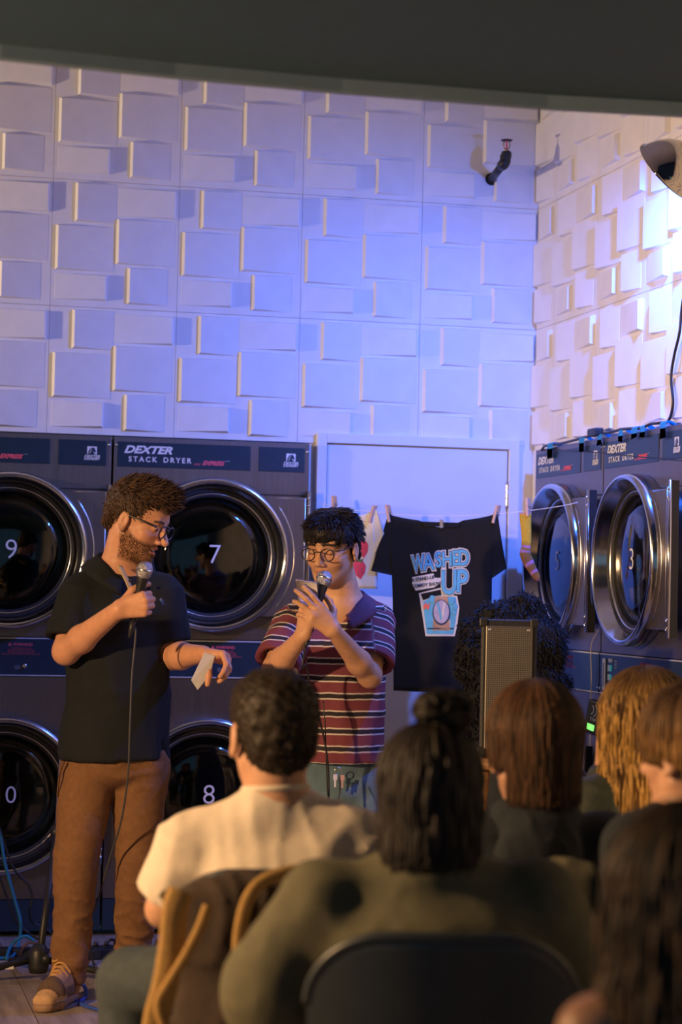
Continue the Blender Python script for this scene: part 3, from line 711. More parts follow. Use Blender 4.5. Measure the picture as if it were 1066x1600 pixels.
box('grille', grille_material(), ps, -.072, .076, -.058, -.051, .030, .418, .004)
for x in (-.080, .080):
    for z in (.022, .428): box('corner_cap', m_black, ps, x-.013, x+.013, -.057, -.030, z-.014, z+.014, .005)
for x in (-.07, .07):
    for y in (-.03, .11): lathe('foot', [(0, 0), (.012, 0), (.013, .014), (0, .014)], m_rubber, ps, (x, y, 0), 'z', 10)
lathe('screw', [(0, -.004), (.005, -.003), (.006, 0)], m_chrome_s, ps, (.062, -.057, .406), 'y', 8)
lathe('screw', [(0, -.004), (.005, -.003), (.006, 0)], m_chrome_s, ps, (-.060, -.057, .406), 'y', 8)

# ------------------------------------------------------------------ black stands and cables on the floor at the left
hub = onZ(60, 1506, .06)
ts = thing('tripod_stand', 'black tripod stand behind the bearded man\'s leg', 'stand', (hub[0], hub[1], 0))
tp = at(88, 1300, 7.75)
tube('pole', [(0, 0, .05), tuple(np.array([tp[0]-hub[0], tp[1]-hub[1], tp[2]]))], .0125, m_black, ts, 12, smooth_pts=False)
tpz = np.array([tp[0]-hub[0], tp[1]-hub[1], tp[2]])
tube('upper_pole', [tpz, tpz+np.array([.012, 0, .28])], .008, m_chrome_s, ts, 10, smooth_pts=False)
lathe('pole_clamp', [(0, -.025), (.020, -.025), (.022, 0), (.018, .022), (0, .022)], m_black, ts, tuple(tpz), 'z', 14)
tube('boom', [tpz+np.array([.012, 0, .27]), tpz+np.array([.20, .08, .34])], .007, m_black, ts, 8, smooth_pts=False)
lathe('hub', [(0, .03), (.030, .03), (.036, .05), (.034, .10), (.020, .125), (0, .125)], m_black, ts, (0, 0, 0), 'z', 18)
for k, a in enumerate((math.pi*1.02, -.2, 1.75)):
    c, s = math.cos(a), math.sin(a)
    lg = tube('leg', [(.02*c, .02*s, .075), (.34*c, .34*s, .012)], .0125, m_black, ts, 8, smooth_pts=False)
    lathe('rubber_foot', [(0, -.012), (.013, -.012), (.015, .004), (.012, .014), (0, .014)], m_rubber, lg, (.34*c, .34*s, .0125), 'z', 10)
    if k == 0: box('label_sticker', m_white, lg, -.115, -.085, -.016, -.0125, .046, .060)
lathe('hub_knob', [(0, -.035), (.014, -.035), (.016, -.02), (.010, -.005), (0, -.005)], m_black, ts, (.02, -.035, .085), 'y', 12)
m_teal = mat('teal_cable', (.01, .16, .30), .5, var=.1); m_brown = mat('brown_cable', (.10, .055, .04), .5, var=.1)
def floor_cable(name, pts, r, m, label):
    P_ = [np.array(p_, float) for p_ in pts]; o_ = np.array([P_[-1][0], P_[-1][1], 0])
    o = tube(name, np.array(P_)-o_, r, m, None, 7, n=90); o.location = tuple(o_); return tag(o, label, 'cable')
Yc = -.42
floor_cable('teal_cable', [onY(-14, 1270, Yc), onY(0, 1305, Yc), onY(8, 1350, Yc), onY(23, 1405, Yc), onY(32, 1440, Yc), onY(30, 1470, Yc), onZ(22, 1491, .012), onZ(12, 1498, .007), onZ(4, 1497, .007), onZ(-20, 1500, .007)], .0062, m_teal, 'teal cable dropping in front of dryer 9 to the floor')
floor_cable('teal_cable', [onZ(10, 1497, .010), onY(16, 1480, -.50), onY(28, 1467, -.50), onY(42, 1463, -.50), onY(54, 1472, -.50), onY(59, 1486, -.50), onZ(60, 1496, .008)], .0062, m_teal, 'teal cable loop arching beside the tripod stand')
floor_cable('black_cable', [onY(-8, 1270, -.34), onY(4, 1310, -.34), onY(22, 1358, -.34), onY(44, 1382, -.34), onY(50, 1405, -.34), onY(46, 1425, -.34), onY(52, 1442, -.34), onY(70, 1450, -.34), onY(84, 1462, -.34), onZ(92, 1478, .008)], .0045, m_cable, 'black cable curving past the lower door of dryer 9')
floor_cable('black_cable', [onY(-6, 1355, -.36), onY(3, 1380, -.36), onY(12, 1405, -.36), onY(26, 1440, -.36), onY(45, 1458, -.36), onY(66, 1472, -.40), onZ(76, 1484, .008), onZ(110, 1486, .008)], .005, m_cable, 'black cable slanting from the left edge to the stand')
floor_cable('brown_cable', [onZ(32, 1492, .008), onY(37, 1480, -.52), onY(46, 1473, -.52), onY(58, 1474, -.52), onY(68, 1480, -.52), onZ(76, 1488, .008)], .005, m_brown, 'small brown cable loop near the foot of the stand')
floor_cable('blue_cable', [onZ(118, 1563, .007), onZ(112, 1548, .02), onZ(120, 1537, .03), onZ(131, 1540, .02), onZ(135, 1556, .008), onZ(126, 1568, .007), onZ(160, 1580, .007)], .0065, mat('blue_cable', (.03, .08, .40), .5, var=.1), 'blue cable coil behind the bearded man\'s tan shoe')
floor_cable('black_cable', [onZ(160, 1492, .006), onY(167, 1474, -.5), onY(175, 1468, -.5), onY(184, 1474, -.5), onZ(188, 1488, .007), onZ(205, 1492, .007), onY(240, 1480, -.5), onY(246, 1470, -.5), onZ(252, 1494, .007)], .0055, m_cable, 'black cable looping on the floor between the bearded man\'s legs')
q = onZ(6, 1494, .0); pb = thing('power_strip', 'black power strip on the floor at the left edge', 'power strip', (q[0], q[1], 0), -.05)
box('strip_body', m_black, pb, -.22, .10, -.028, .028, .0, .030, .005)
for k in range(4):
    sk_ = box('socket', m_rubber, pb, -.18+.06*k, -.145+.06*k, -.017, .017, .0295, .0325, .002)
q = onZ(152, 1497, 0); pb = thing('effects_pedal', 'small black box on the floor between the bearded man\'s feet', 'box', (q[0], q[1], 0), .2)
box('pedal_case', m_black, pb, -.07, .07, -.045, .045, 0, .04, .006); 
for k in range(3): lathe('knob', [(0, .056), (.008, .056), (.009, .040), (0, .040)], m_red if k == 0 else m_black, pb, (-.04+.04*k, .018, 0), 'z', 12)

# ------------------------------------------------------------------ figures: smooth-blended solids meshed as one surface
def axis_lines(lo, hi, coarse, fine):
    out = [lo]; x = lo
    while x < hi:
        st = coarse
        for a, b, s in fine:
            if a-1e-9 <= x < b: st = min(st, s)
            elif x < a < x+st: st = min(st, max(s, a-x))
        x += st; out.append(x)
    return np.array(out)
class Solid:
    def __init__(self, lo, hi, step, fine=()):
        """fine: [(lo3, hi3, step)] boxes of closer sampling"""
        self.ax = [axis_lines(lo[i], hi[i], step, [(f[0][i], f[1][i], f[2]) for f in fine]) for i in range(3)]
        self.D = np.full([len(a) for a in self.ax], .3, np.float32)
    def _grid(self, lo, hi):
        sl = []
        for i in range(3):
            a = max(0, np.searchsorted(self.ax[i], lo[i])-1); b = min(len(self.ax[i]), np.searchsorted(self.ax[i], hi[i])+1)
            if b-a < 1: return None, None
            sl.append(slice(a, b))
        return tuple(sl), (self.ax[0][sl[0]][:, None, None], self.ax[1][sl[1]][None, :, None], self.ax[2][sl[2]][None, None, :])
    def _mix(self, lo, hi, fn, k, mode):
        m = 1.6*k+.02; sl, g = self._grid(np.asarray(lo)-m, np.asarray(hi)+m)
        if sl is None: return
        d = fn(*g); D = self.D[sl]
        if mode == 'add':
            h = np.clip(.5+.5*(D-d)/k, 0, 1); self.D[sl] = D*(1-h)+d*h-k*h*(1-h)
        else:
            h = np.clip(.5-.5*(D+d)/k, 0, 1); self.D[sl] = D*(1-h)-d*h+k*h*(1-h)
    def cone(self, a, b, ra, rb, k=.01, mode='add', flat=False):
        a = np.asarray(a, float); b = np.asarray(b, float); ab = b-a; L2 = ab@ab; L = math.sqrt(L2); r = max(ra, rb)
        def fn(x, y, z):
            px, py, pz = x-a[0], y-a[1], z-a[2]; tt = (px*ab[0]+py*ab[1]+pz*ab[2])/L2; t = np.clip(tt, 0, 1)
            if flat:
                d = np.sqrt((px-tt*ab[0])**2+(py-tt*ab[1])**2+(pz-tt*ab[2])**2)-(ra+(rb-ra)*t)
                return np.maximum(d, np.maximum(tt-1, -tt)*L)
            return np.sqrt((px-t*ab[0])**2+(py-t*ab[1])**2+(pz-t*ab[2])**2)-(ra+(rb-ra)*t)
        self._mix(np.minimum(a, b)-r, np.maximum(a, b)+r, fn, k, mode)
    def ell(self, c, r, ax=None, k=.01, mode='add'):
        c = np.asarray(c, float); r = np.broadcast_to(np.asarray(r, float), 3); A = np.eye(3) if ax is None else np.asarray(ax); m = float(max(r))
        def fn(x, y, z):
            p = [x-c[0], y-c[1], z-c[2]]; q = [(A[i][0]*p[0]+A[i][1]*p[1]+A[i][2]*p[2]) for i in range(3)]
            k0 = np.sqrt(sum((q[i]/r[i])**2 for i in range(3))); k1 = np.sqrt(sum((q[i]/r[i]**2)**2 for i in range(3)))+1e-9
            return k0*(k0-1)/k1
        self._mix(c-m, c+m, fn, k, mode)
    def ecap(self, a, b, lat, ra, rb, k=.03, mode='add', cap=.6):
        """tapered limb of elliptic section: lat = wide direction, ra/rb = (wide, narrow)"""
        a = np.asarray(a, float); b = np.asarray(b, float); ab = b-a; L = np.linalg.norm(ab); t_ = ab/L
        l = np.asarray(lat, float); l = l-t_*(l@t_); l /= np.linalg.norm(l); n = np.cross(t_, l); m = max(ra+rb)
        def fn(x, y, z):
            px, py, pz = x-a[0], y-a[1], z-a[2]; w = px*t_[0]+py*t_[1]+pz*t_[2]; t = np.clip(w/L, 0, 1)
            u = px*l[0]+py*l[1]+pz*l[2]; v = px*n[0]+py*n[1]+pz*n[2]; rx = ra[0]+(rb[0]-ra[0])*t; ry = ra[1]+(rb[1]-ra[1])*t
            o = w-t*L; mn = np.minimum(rx, ry); return (np.sqrt((u/rx)**2+(v/ry)**2+(o/(mn*cap))**2)-1)*mn
        self._mix(np.minimum(a, b)-m, np.maximum(a, b)+m, fn, k, mode)
    def cut(self, p, n):
        """remove what lies on the n side of the plane through p"""
        n = unit(n); x, y, z = np.ix_(*self.ax); self.D = np.maximum(self.D, ((x-p[0])*n[0]+(y-p[1])*n[1]+(z-p[2])*n[2]).astype(np.float32))
    def ripple(self, fn):
        x, y, z = np.ix_(*self.ax); self.D = self.D+fn(x, y, z).astype(np.float32)
    def mesh(self):
        D = self.D; s = D < 0; ax = self.ax; nx, ny, nz = D.shape; cn = (nx-1, ny-1, nz-1); nc = cn[0]*cn[1]*cn[2]
        acc = np.zeros((3, nc)); cnt = np.zeros(nc); quads = []
        for a in range(3):
            s0 = [slice(None)]*3; s1 = [slice(None)]*3; s0[a] = slice(0, -1); s1[a] = slice(1, None); s0, s1 = tuple(s0), tuple(s1)
            I = np.argwhere(s[s0] != s[s1])
            if len(I) == 0: continue
            i0 = tuple(I.T); J = I.copy(); J[:, a] += 1; i1 = tuple(J.T); d0, d1 = D[i0], D[i1]; t = d0/(d0-d1)
            P = np.stack([ax[c][I[:, c]] for c in range(3)], 1); P[:, a] += t*(ax[a][J[:, a]]-ax[a][I[:, a]])
            b, c = (a+1) % 3, (a+2) % 3; cells = []; ok = np.ones(len(I), bool)
            for db, dc in ((-1, -1), (0, -1), (0, 0), (-1, 0)):
                q = I.copy(); q[:, b] += db; q[:, c] += dc
                good = (q >= 0).all(1) & (q[:, 0] < cn[0]) & (q[:, 1] < cn[1]) & (q[:, 2] < cn[2]); ok &= good
                f = (q[:, 0]*cn[1]+q[:, 1])*cn[2]+q[:, 2]; f = np.where(good, f, 0); cells.append(f)
                for cc in range(3): acc[cc] += np.bincount(f[good], P[good, cc], nc)
                cnt += np.bincount(f[good], None, nc)
            Q = np.stack(cells, 1)[ok]; fl_ = (d0 < 0)[ok]; Q[~fl_] = Q[~fl_][:, ::-1]; quads.append(Q)
        used = np.nonzero(cnt)[0]; remap = np.full(nc, -1); remap[used] = np.arange(len(used))
        V = (acc[:, used]/cnt[used]).T; F = remap[np.concatenate(quads)]
        return V, F
def relax(V, F, it=1, lam=.5):
    E = np.concatenate([F[:, [0, 1]], F[:, [1, 2]], F[:, [2, 3]], F[:, [3, 0]]]); n = len(V); deg = np.bincount(E[:, 0], None, n)+np.bincount(E[:, 1], None, n)
    for _ in range(it):
        S_ = np.stack([np.bincount(E[:, 0], V[E[:, 1], c], n)+np.bincount(E[:, 1], V[E[:, 0], c], n) for c in range(3)], 1)/np.maximum(deg, 1)[:, None]
        V = V+lam*(S_-V)
    return V
def vnormals(V, F):
    n = np.cross(V[F[:, 2]]-V[F[:, 0]], V[F[:, 3]]-V[F[:, 1]]); N = np.zeros_like(V)
    for k in range(4):
        for c in range(3): N[:, c] += np.bincount(F[:, k], n[:, c], len(V))
    return N/(np.linalg.norm(N, axis=1, keepdims=True)+1e-12)
def sines(seed, scale, n=5, stretch=(1, 1, 1)):
    r = np.random.RandomState(seed); K = r.normal(size=(n, 3)); K /= np.linalg.norm(K, axis=1, keepdims=True); K *= (2*np.pi/scale)*(.6+.8*r.rand(n, 1))*np.array(stretch); ph = r.rand(n)*6.28
    return lambda x, y, z: sum(np.sin(K[i, 0]*x+K[i, 1]*y+K[i, 2]*z+ph[i]) for i in range(n))/math.sqrt(n)
def ridge(v): return -(np.clip(1-np.abs(v), 0, 1)**2.2)+.35   # sharp raised creases
def add_attr(o, name, val):
    a = o.data.attributes.new(name, 'FLOAT', 'POINT'); a.data.foreach_set('value', np.asarray(val, np.float32))
def add_col(o, C):
    a = o.data.color_attributes.new('col', 'FLOAT_COLOR', 'POINT')
    a.data.foreach_set('color', np.concatenate([C, np.ones((len(C), 1))], 1).astype(np.float32).ravel())
m_skin = mat('skin', (.6, .35, .25), .48, attr='col', var=.07, scale=40, bump=.04, bscale=300, spec=.4)
m_hair = mat('hair', (.1, .06, .04), .55, attr='col', var=.15, scale=60, spec=.3)
m_teeth = mat('teeth', (.75, .70, .62), .35, var=.03); m_eye = mat('eye_dark', (.02, .012, .01), .2, var=.02)

class Head:
    def __init__(s, c, face, up=(0, 0, 1), k=1.):
        s.c = np.asarray(c, float); s.F = unit(face); u = np.asarray(up, float); s.U = unit(u-s.F*(u@s.F)); s.S = np.cross(s.F, s.U); s.k = k; s.A = np.stack([s.F, s.S, s.U])
    def __call__(s, f, r, u): return s.c+s.k*(s.F*f+s.S*r+s.U*u)
    def local(s, V): return ((V-s.c)@s.A.T)/s.k
    def solid(s, G, neck, mouth=.6, nose=1., nr=.056):
        k = s.k; A = s.A; e = lambda c, r, kk=.01, mode='add': G.ell(s(*c), np.array(r)*k, A, kk*k, mode)
        co = lambda a, b, ra, rb, kk=.01, mode='add': G.cone(s(*a), s(*b), ra*k, rb*k, kk*k, mode)
        e((-.014, 0, .036), (.098, .077, .082), .01); e((.032, 0, -.032), (.064, .059, .084), .03); e((.044, 0, .042), (.050, .060, .046), .03)
        for g in (-1, 1):
            co((.0, g*.053, -.052), (.066, g*.017, -.100), .017, .016, .022); e((.056, g*.038, -.030), (.022, .024, .022), .02)
        e((.080, 0, -.101), (.016, .020, .015), .016)
        co((.083, -.034, .021), (.083, .034, .021), .0105, .0105, .014)
        for g in (-1, 1): e((.103, g*.031, .002), (.013, .018, .0095), .012, 'sub')
        co((.091, 0, .010), (.091+.026*nose, 0, -.036), .0075, .0115, .010)
        for g in (-1, 1): e((.100+.002*nose, g*.0115, -.042), (.009, .0075, .0075), .007)
        for g in (-1, 1): e((.0775, g*.031, .000), (.0135, .0145, .0125), .004)
        if mouth: e((.100, 0, -.069-.004*mouth), (.020, .019, .0022+.0075*mouth), .003, 'sub')
        co((.092, -.019, -.0645), (.0965, 0, -.0615), .004, .0052, .004); co((.092, .019, -.0645), (.0965, 0, -.0615), .004, .0052, .004)
        lo = -.0735-.009*mouth
        co((.089, -.016, lo), (.094, 0, lo-.0015), .0042, .0062, .004); co((.089, .016, lo), (.094, 0, lo-.0015), .0042, .0062, .004)
        for g in (-1, 1):
            e((-.010, g*.079, -.010), (.018, .0085, .030), .006); e((-.004, g*.089, -.008), (.009, .006, .017), .005, 'sub'); e((-.004, g*.081, -.036), (.010, .006, .010), .006)
        G.cone(s(-.018, 0, -.045), neck, (nr-.004)*k, nr*k, .028)
    def colours(s, V, C, skin, mouth=.6, brow=None, stub=None):
        q = s.local(V); f, r, u = q.T; lip = np.clip(1-np.sqrt((r/.026)**2+((u+.070+.004*mouth)/(.013+.006*mouth))**2)**4, 0, 1)*(f > .075)
        C += lip[:, None]*(np.array([.42, .13, .11])-C)*.75
        ins = (np.sqrt((r/.017)**2+((u+.069+.004*mouth)/(.002+.006*mouth))**2) < 1)*(f > .05)*(f < .0915)*(mouth > 0)
        C[ins > 0] = (.05, .012, .012)
        chk = np.exp(-(((np.abs(r)-.042)/.018)**2+((u+.032)/.02)**2))*(f > .03); C += chk[:, None]*(np.array(skin)*np.array([1.06, .84, .82])-C)*.5
        if brow is not None:
            b = (np.abs(np.abs(r)-.031) < .019)*(np.abs(u-.0205-.003*np.cos((np.abs(r)-.03)*80)) < .0045)*(f > .05); C[b > 0] = brow
        if stub is not None:
            col, amt = stub
            n = (u < -.050+.42*np.maximum(0, (.050-f)))*(u > -.135)*(f > -.012-.15*(u+.06))*(np.sqrt((r/.022)**2+((u+.070)/.014)**2) > 1)
            n = n*~((f > .09)*(u > -.052)); C[n > 0] = C[n > 0]*(1-amt)+np.array(col)*amt
        return C
def hand(G, wrist, A, N, L, curl, thumb, k=1., spread=.0, fk=.0035):
    """palm + five separate fingers; A wrist->knuckles, N out of the palm, L towards the thumb; curl: four (mcp,pip,dip)"""
    A = unit(A); N = unit(np.asarray(N)-A*(np.asarray(N)@A)); L = unit(np.asarray(L)-A*(np.asarray(L)@A)-N*(np.asarray(L)@N)); w = np.asarray(wrist, float)
    ks = []; off = (.029, .0095, -.0105, -.0295); ln = (.084, .089, .085, .076)
    for i in range(4):
        kn = w+k*(A*ln[i]+L*off[i]-N*.002*(i in (1, 2))); ks.append(kn)
        G.cone(w+k*(A*.008+L*off[i]*.55), kn, .0150*k, .0120*k, .013*k)
    G.ell(w+k*(A*.040+L*.020+N*.010), np.array([.030, .016, .014])*k, np.stack([A, L, N]), .012*k)
    PH = ((.042, .026, .021), (.046, .029, .022), (.043, .027, .021), (.034, .021, .019)); tips = []
    for i in range(4):
        p = ks[i]; a = 0.; r0 = (.0098, .0100, .0096, .0086)[i]
        sd = L*spread*(1.2, .35, -.4, -1.2)[i]
        for j in range(3):
            a += math.radians(curl[i][j]); d = unit(A*math.cos(a)+N*math.sin(a)+sd); q = p+d*PH[i][j]*k
            G.cone(p, q, (r0-.0008*j)*k, (r0-.0008*(j+1))*k, (.006 if j == 0 else fk)*k); p = q
        tips.append(p)
    p = w+k*(A*.020+L*.022+N*.010)
    for d, l, r0, r1 in zip(thumb, (.042, .034, .027), (.0150, .0120, .0108), (.0122, .0108, .0085)):
        q = p+unit(A*d[0]+N*d[1]+L*d[2])*l*k; G.cone(p, q, r0*k, r1*k, .006*k); p = q
    return ks, tips
def bbox(pts, m):
    P_ = np.array(pts); return P_.min(0)-m, P_.max(0)+m
def figure_mesh(name, G, mat_, root, sm=1):
    V, F = G.mesh(); V = relax(V, F, sm, .45) if sm else V
    o = mesh_np(name, V, F, mat_, root, origin=np.array(root.location)); return o, V, F
def tufts(name, P, Dn, ln, rad, cols, root, m=None, K=5, bend=None, jit=.25, seed=1, sides=4, flat=1.):
    """short locks: start P, direction Dn, per-lock length; bend = added drift direction"""
    r = np.random.RandomState(seed); n = len(P); Dn = Dn+jit*r.normal(size=(n, 3)); Dn /= np.linalg.norm(Dn, axis=1, keepdims=True)
    t = np.linspace(0, 1, K); ln = np.broadcast_to(ln, n)*(.7+.6*r.rand(n))
    path = P[:, None, :]+Dn[:, None, :]*(ln[:, None]*t)[:, :, None]
    if bend is not None: path = path+np.asarray(bend).reshape(-1, 1, 3)*((ln[:, None]*t**2)[:, :, None])
    R_ = rad*(1-.85*t**2)
    V, F = tubes_vf(path, np.broadcast_to(R_, (n, K)), sides, flat)
    o = mesh_np(name, V, F, m or m_hair, root, origin=np.array(root.location))
    C = np.repeat(cols, K*sides, axis=0); add_col(o, C); return o
def palette(n, a, b, seed=0, p=1.):
    r = np.random.RandomState(seed).rand(n, 1)**p; return np.array(a)*(1-r)+np.array(b)*r
def long_hair(name, H, n, radii, c0, end_fn, cols, root, seed=0, rad=.0042, phi=(-2.75, 2.75), back=0., wave=.004, part=.0, K=16, hug=.0, sides=4, root_col=None):
    """locks that run over the skull from the parting and hang; phi measured from the back of the head"""
    r = np.random.RandomState(seed); ph = r.uniform(phi[0], phi[1], n); th0 = r.uniform(.02, 1.15, n); c = np.array(c0)
    t = np.linspace(0, 1, K); paths = np.zeros((n, K, 3)); shell = 1+.10*r.rand(n)
    for i in range(n):
        end = end_fn(ph[i])*(1+.06*r.normal()); u1 = c[2]+radii[2]*math.cos(th0[i]); arc = (1.62-th0[i])*.10; drop = max(.01, (c[2]-.0)-end); tot = arc+drop
        for j in range(K):
            d = t[j]*tot
            if d < arc: th = th0[i]+d/.10; rr = math.sin(th); uu = c[2]+radii[2]*math.cos(th)*shell[i]
            else: rr = 1.-hug*min(1, (d-arc)/.12); uu = c[2]-(d-arc)
            f = c[0]-radii[0]*rr*math.cos(ph[i])*shell[i]; s_ = c[1]+radii[1]*rr*math.sin(ph[i])*shell[i]+part*(1-rr)
            wv = wave*math.sin(d*40+i)*min(1, d/.1)
            paths[i, j] = (f+wv, s_+wv*math.cos(i), uu)
    W = H.c+H.k*(paths.reshape(-1, 3)@H.A)
    W = W.reshape(n, K, 3)
    # below the skull the locks hang straight down whatever the tilt of the head
    V, F = tubes_vf(W, np.broadcast_to(rad*np.concatenate([[.5], np.ones(K-4), [.9, .7, .25]]), (n, K)), sides, .6)
    o = mesh_np(name, V, F, m_hair, root, origin=np.array(root.location)); cc_ = np.repeat(cols, K*sides, axis=0)
    if root_col is not None:
        kk = np.tile(np.repeat(np.linspace(0, 1, K), sides), n)[:, None]; up_ = np.clip(((V-H.c)@H.U[:, None]/H.k-.02)/.09, 0, 1); cc_ = cc_*(1-up_)+np.array(root_col)*up_
    add_col(o, cc_); return o
def hair_cap(name, H, root, prims, cuts, col, step=.005, noise=.0, seed=1, box_=(.16, .13, .16)):
    """base of a haircut: prims [(centre, radii)], cuts [(centre, radii)] in head coordinates"""
    lo = H.c-.22*H.k; hi = H.c+.22*H.k; lo[2] -= .12
    G = Solid(lo, hi, step*H.k)
    for c, r in prims: G.ell(H(*c), np.array(r)*H.k, H.A, .02)
    if noise: f_ = sines(seed, .025, 6); G.ripple(lambda x, y, z: noise*f_(x, y, z))
    for c, r in cuts: G.ell(H(*c), np.array(r)*H.k, H.A, .008, 'sub')
    V, F = G.mesh(); o = mesh_np(name, V, F, m_hair, root, origin=np.array(root.location)); add_col(o, np.tile(np.array(col), (len(V), 1))); return o, V, F
def glasses(root, H, col_m, rx=.0235, ry=.021, z=-.003, f=.113, rim=.0022, temple=True):
    """round frames worn on the nose"""
    k = H.k; orig = np.array(root.location); first = None
    for g in (-1, 1):
        a = np.linspace(0, 2*np.pi, 29); pts = [H(f-.10*abs(g*.031+rx*math.cos(x))**1.0*.35, g*.0335+rx*math.cos(x), z+ry*math.sin(x)*(1.0 if math.sin(x) < 0 else .86)) for x in a]
        o = tube('glasses_frame' if first is None else 'rim', np.array(pts)-orig, rim*k, col_m, root if first is None else first, 8, smooth_pts=False); first = first or o
        ln = np.array([H(f-.10*abs(g*.031+q*rx*math.cos(x))*.35-.0005, g*.0335+q*rx*math.cos(x), z+q*ry*math.sin(x)*(1.0 if math.sin(x) < 0 else .86)) for q in (0.02, .97) for x in a[:-1]])-orig
        F_ = [(i, (i+1) % 28, 28+(i+1) % 28, 28+i) for i in range(28)]+[(i, (i+1) % 28, 28+(i+1) % 28, 28+i)[::-1] for i in []]
        mesh_np('lens', ln, np.array(F_), m_lens, first)
        P_ = [H(f-.018, g*.058, z+.010), H(.075, g*.073, z+.011), H(.0, g*.080, z+.012), H(-.022, g*.081, z-.006)]
        tube('temple', np.array(P_)-orig, rim*1.15*k, col_m, first, 6)
    tube('bridge', np.array([H(f-.003, -.011, z+.006), H(f+.002, 0, z+.009), H(f-.003, .011, z+.006)])-orig, rim*k, col_m, first, 6)
    return first
def lens_material():
    m = bpy.data.materials.new('lens'); m.use_nodes = True; nt = m.node_tree; nt.nodes.remove(nt.nodes['Principled BSDF'])
    tr = nt.nodes.new('ShaderNodeBsdfTransparent'); gl = nt.nodes.new('ShaderNodeBsdfGlossy'); gl.inputs['Roughness'].default_value = .05; fr = nt.nodes.new('ShaderNodeFresnel'); fr.inputs[0].default_value = 1.4
    mx = nt.nodes.new('ShaderNodeMixShader'); L = nt.links.new; L(fr.outputs[0], mx.inputs[0]); L(tr.outputs[0], mx.inputs[1]); L(gl.outputs[0], mx.inputs[2]); L(mx.outputs[0], nt.nodes['Material Output'].inputs[0]); return m
m_lens = lens_material()
m_frame = mat('glasses_black', (.012, .012, .014), .25, var=.05)
def polo_collar(root, neck, up, front, m, r=.066, gap=.42, flare=1., name='collar', band=None):
    """folded collar open at the throat"""
    up = unit(up); fr = unit(np.asarray(front)-up*(np.asarray(front)@up)); sd = np.cross(fr, up); n = 40; prof_ = [(-.004, -.018), (-.006, .012), (-.002, .026), (.006, .030), (.014, .018), (.024*flare, -.006), (.032*flare, -.026)]
    V = []
    for i in range(n):
        a = gap+(2*np.pi-2*gap)*i/(n-1); op = math.exp(-((min(a, 2*np.pi-a)-gap)/.5)**2); c, s_ = math.cos(a), math.sin(a)
        for dr_, h in prof_: V.append(neck+fr*c*(r*1.06+dr_+.016*op)+sd*s_*(r+dr_)+up*(h*(1-.25*op)-.022*op-.010*c))
    K = len(prof_); F_ = [(i*K+j, i*K+j+1, (i+1)*K+j+1, (i+1)*K+j) for i in range(n-1) for j in range(K-1)]
    o = mesh_np(name, np.array(V), np.array(F_), m, root, origin=np.array(root.location)); sm = o.modifiers.new('thick', 'SOLIDIFY'); sm.thickness = .003; sm.offset = 0
    return o
def microphone(label, head_p, tail_p):
    head_p = np.asarray(head_p); tail_p = np.asarray(tail_p); d = unit(head_p-tail_p)
    t = thing('microphone', label, 'microphone', tuple(tail_p)); L_ = float(np.linalg.norm(head_p-tail_p)); kw = dict(seg=24, tilt=tuple(d))
    lathe('handle', [(0, 0), (.0105, 0), (.0115, .004), (.0122, .05), (.0165, L_-.035), (.0185, L_-.026), (.0185, L_-.016)], mat('mic_body', (.02, .021, .023), .4, .2, var=.1), t, **kw)
    gr = lathe('mic_grille', [(.0185, L_-.018), (.0235, L_-.010), (.0252, L_+.004), (.0248, L_+.010)], m_mesh, t, **kw)
    lathe('grille_top', [(.0248, L_+.010), (.0245, L_+.016), (.0215, L_+.024), (.0140, L_+.031), (.006, L_+.0335), (0, L_+.034)], m_mesh, gr, seg=24)
    lathe('grille_band', [(.0252, L_+.0035), (.0262, L_+.005), (.0262, L_+.009), (.0250, L_+.0105)], m_chrome_s, gr, seg=24)
    lathe('cable_plug', [(0, -.055), (.004, -.055), (.006, -.05), (.0085, -.028), (.0095, -.0005), (0, -.0005)], m_black, t, **kw)
    return t, d
def mesh_ball_material():
    m = mat('mic_mesh', (.42, .42, .44), .38, .9); nt = m.node_tree; b = nt.nodes['Principled BSDF']
    tc = nt.nodes.new('ShaderNodeTexCoord'); v = nt.nodes.new('ShaderNodeTexVoronoi'); v.inputs['Scale'].default_value = 420; nt.links.new(tc.outputs['Object'], v.inputs['Vector'])
    bp = nt.nodes.new('ShaderNodeBump'); bp.inputs['Strength'].default_value = .8; bp.inputs['Distance'].default_value = .002; nt.links.new(v.outputs['Distance'], bp.inputs['Height']); nt.links.new(bp.outputs[0], b.inputs['Normal']); return m
m_mesh = mesh_ball_material()
def W(px, depth, z):
    """point on photo column px at this distance and height"""
    c = (z-CAM[2])/depth-CF[2]-CR[2]*(px-533)/FPX
    return at(px, 800-c*FPX/CU[2], depth)

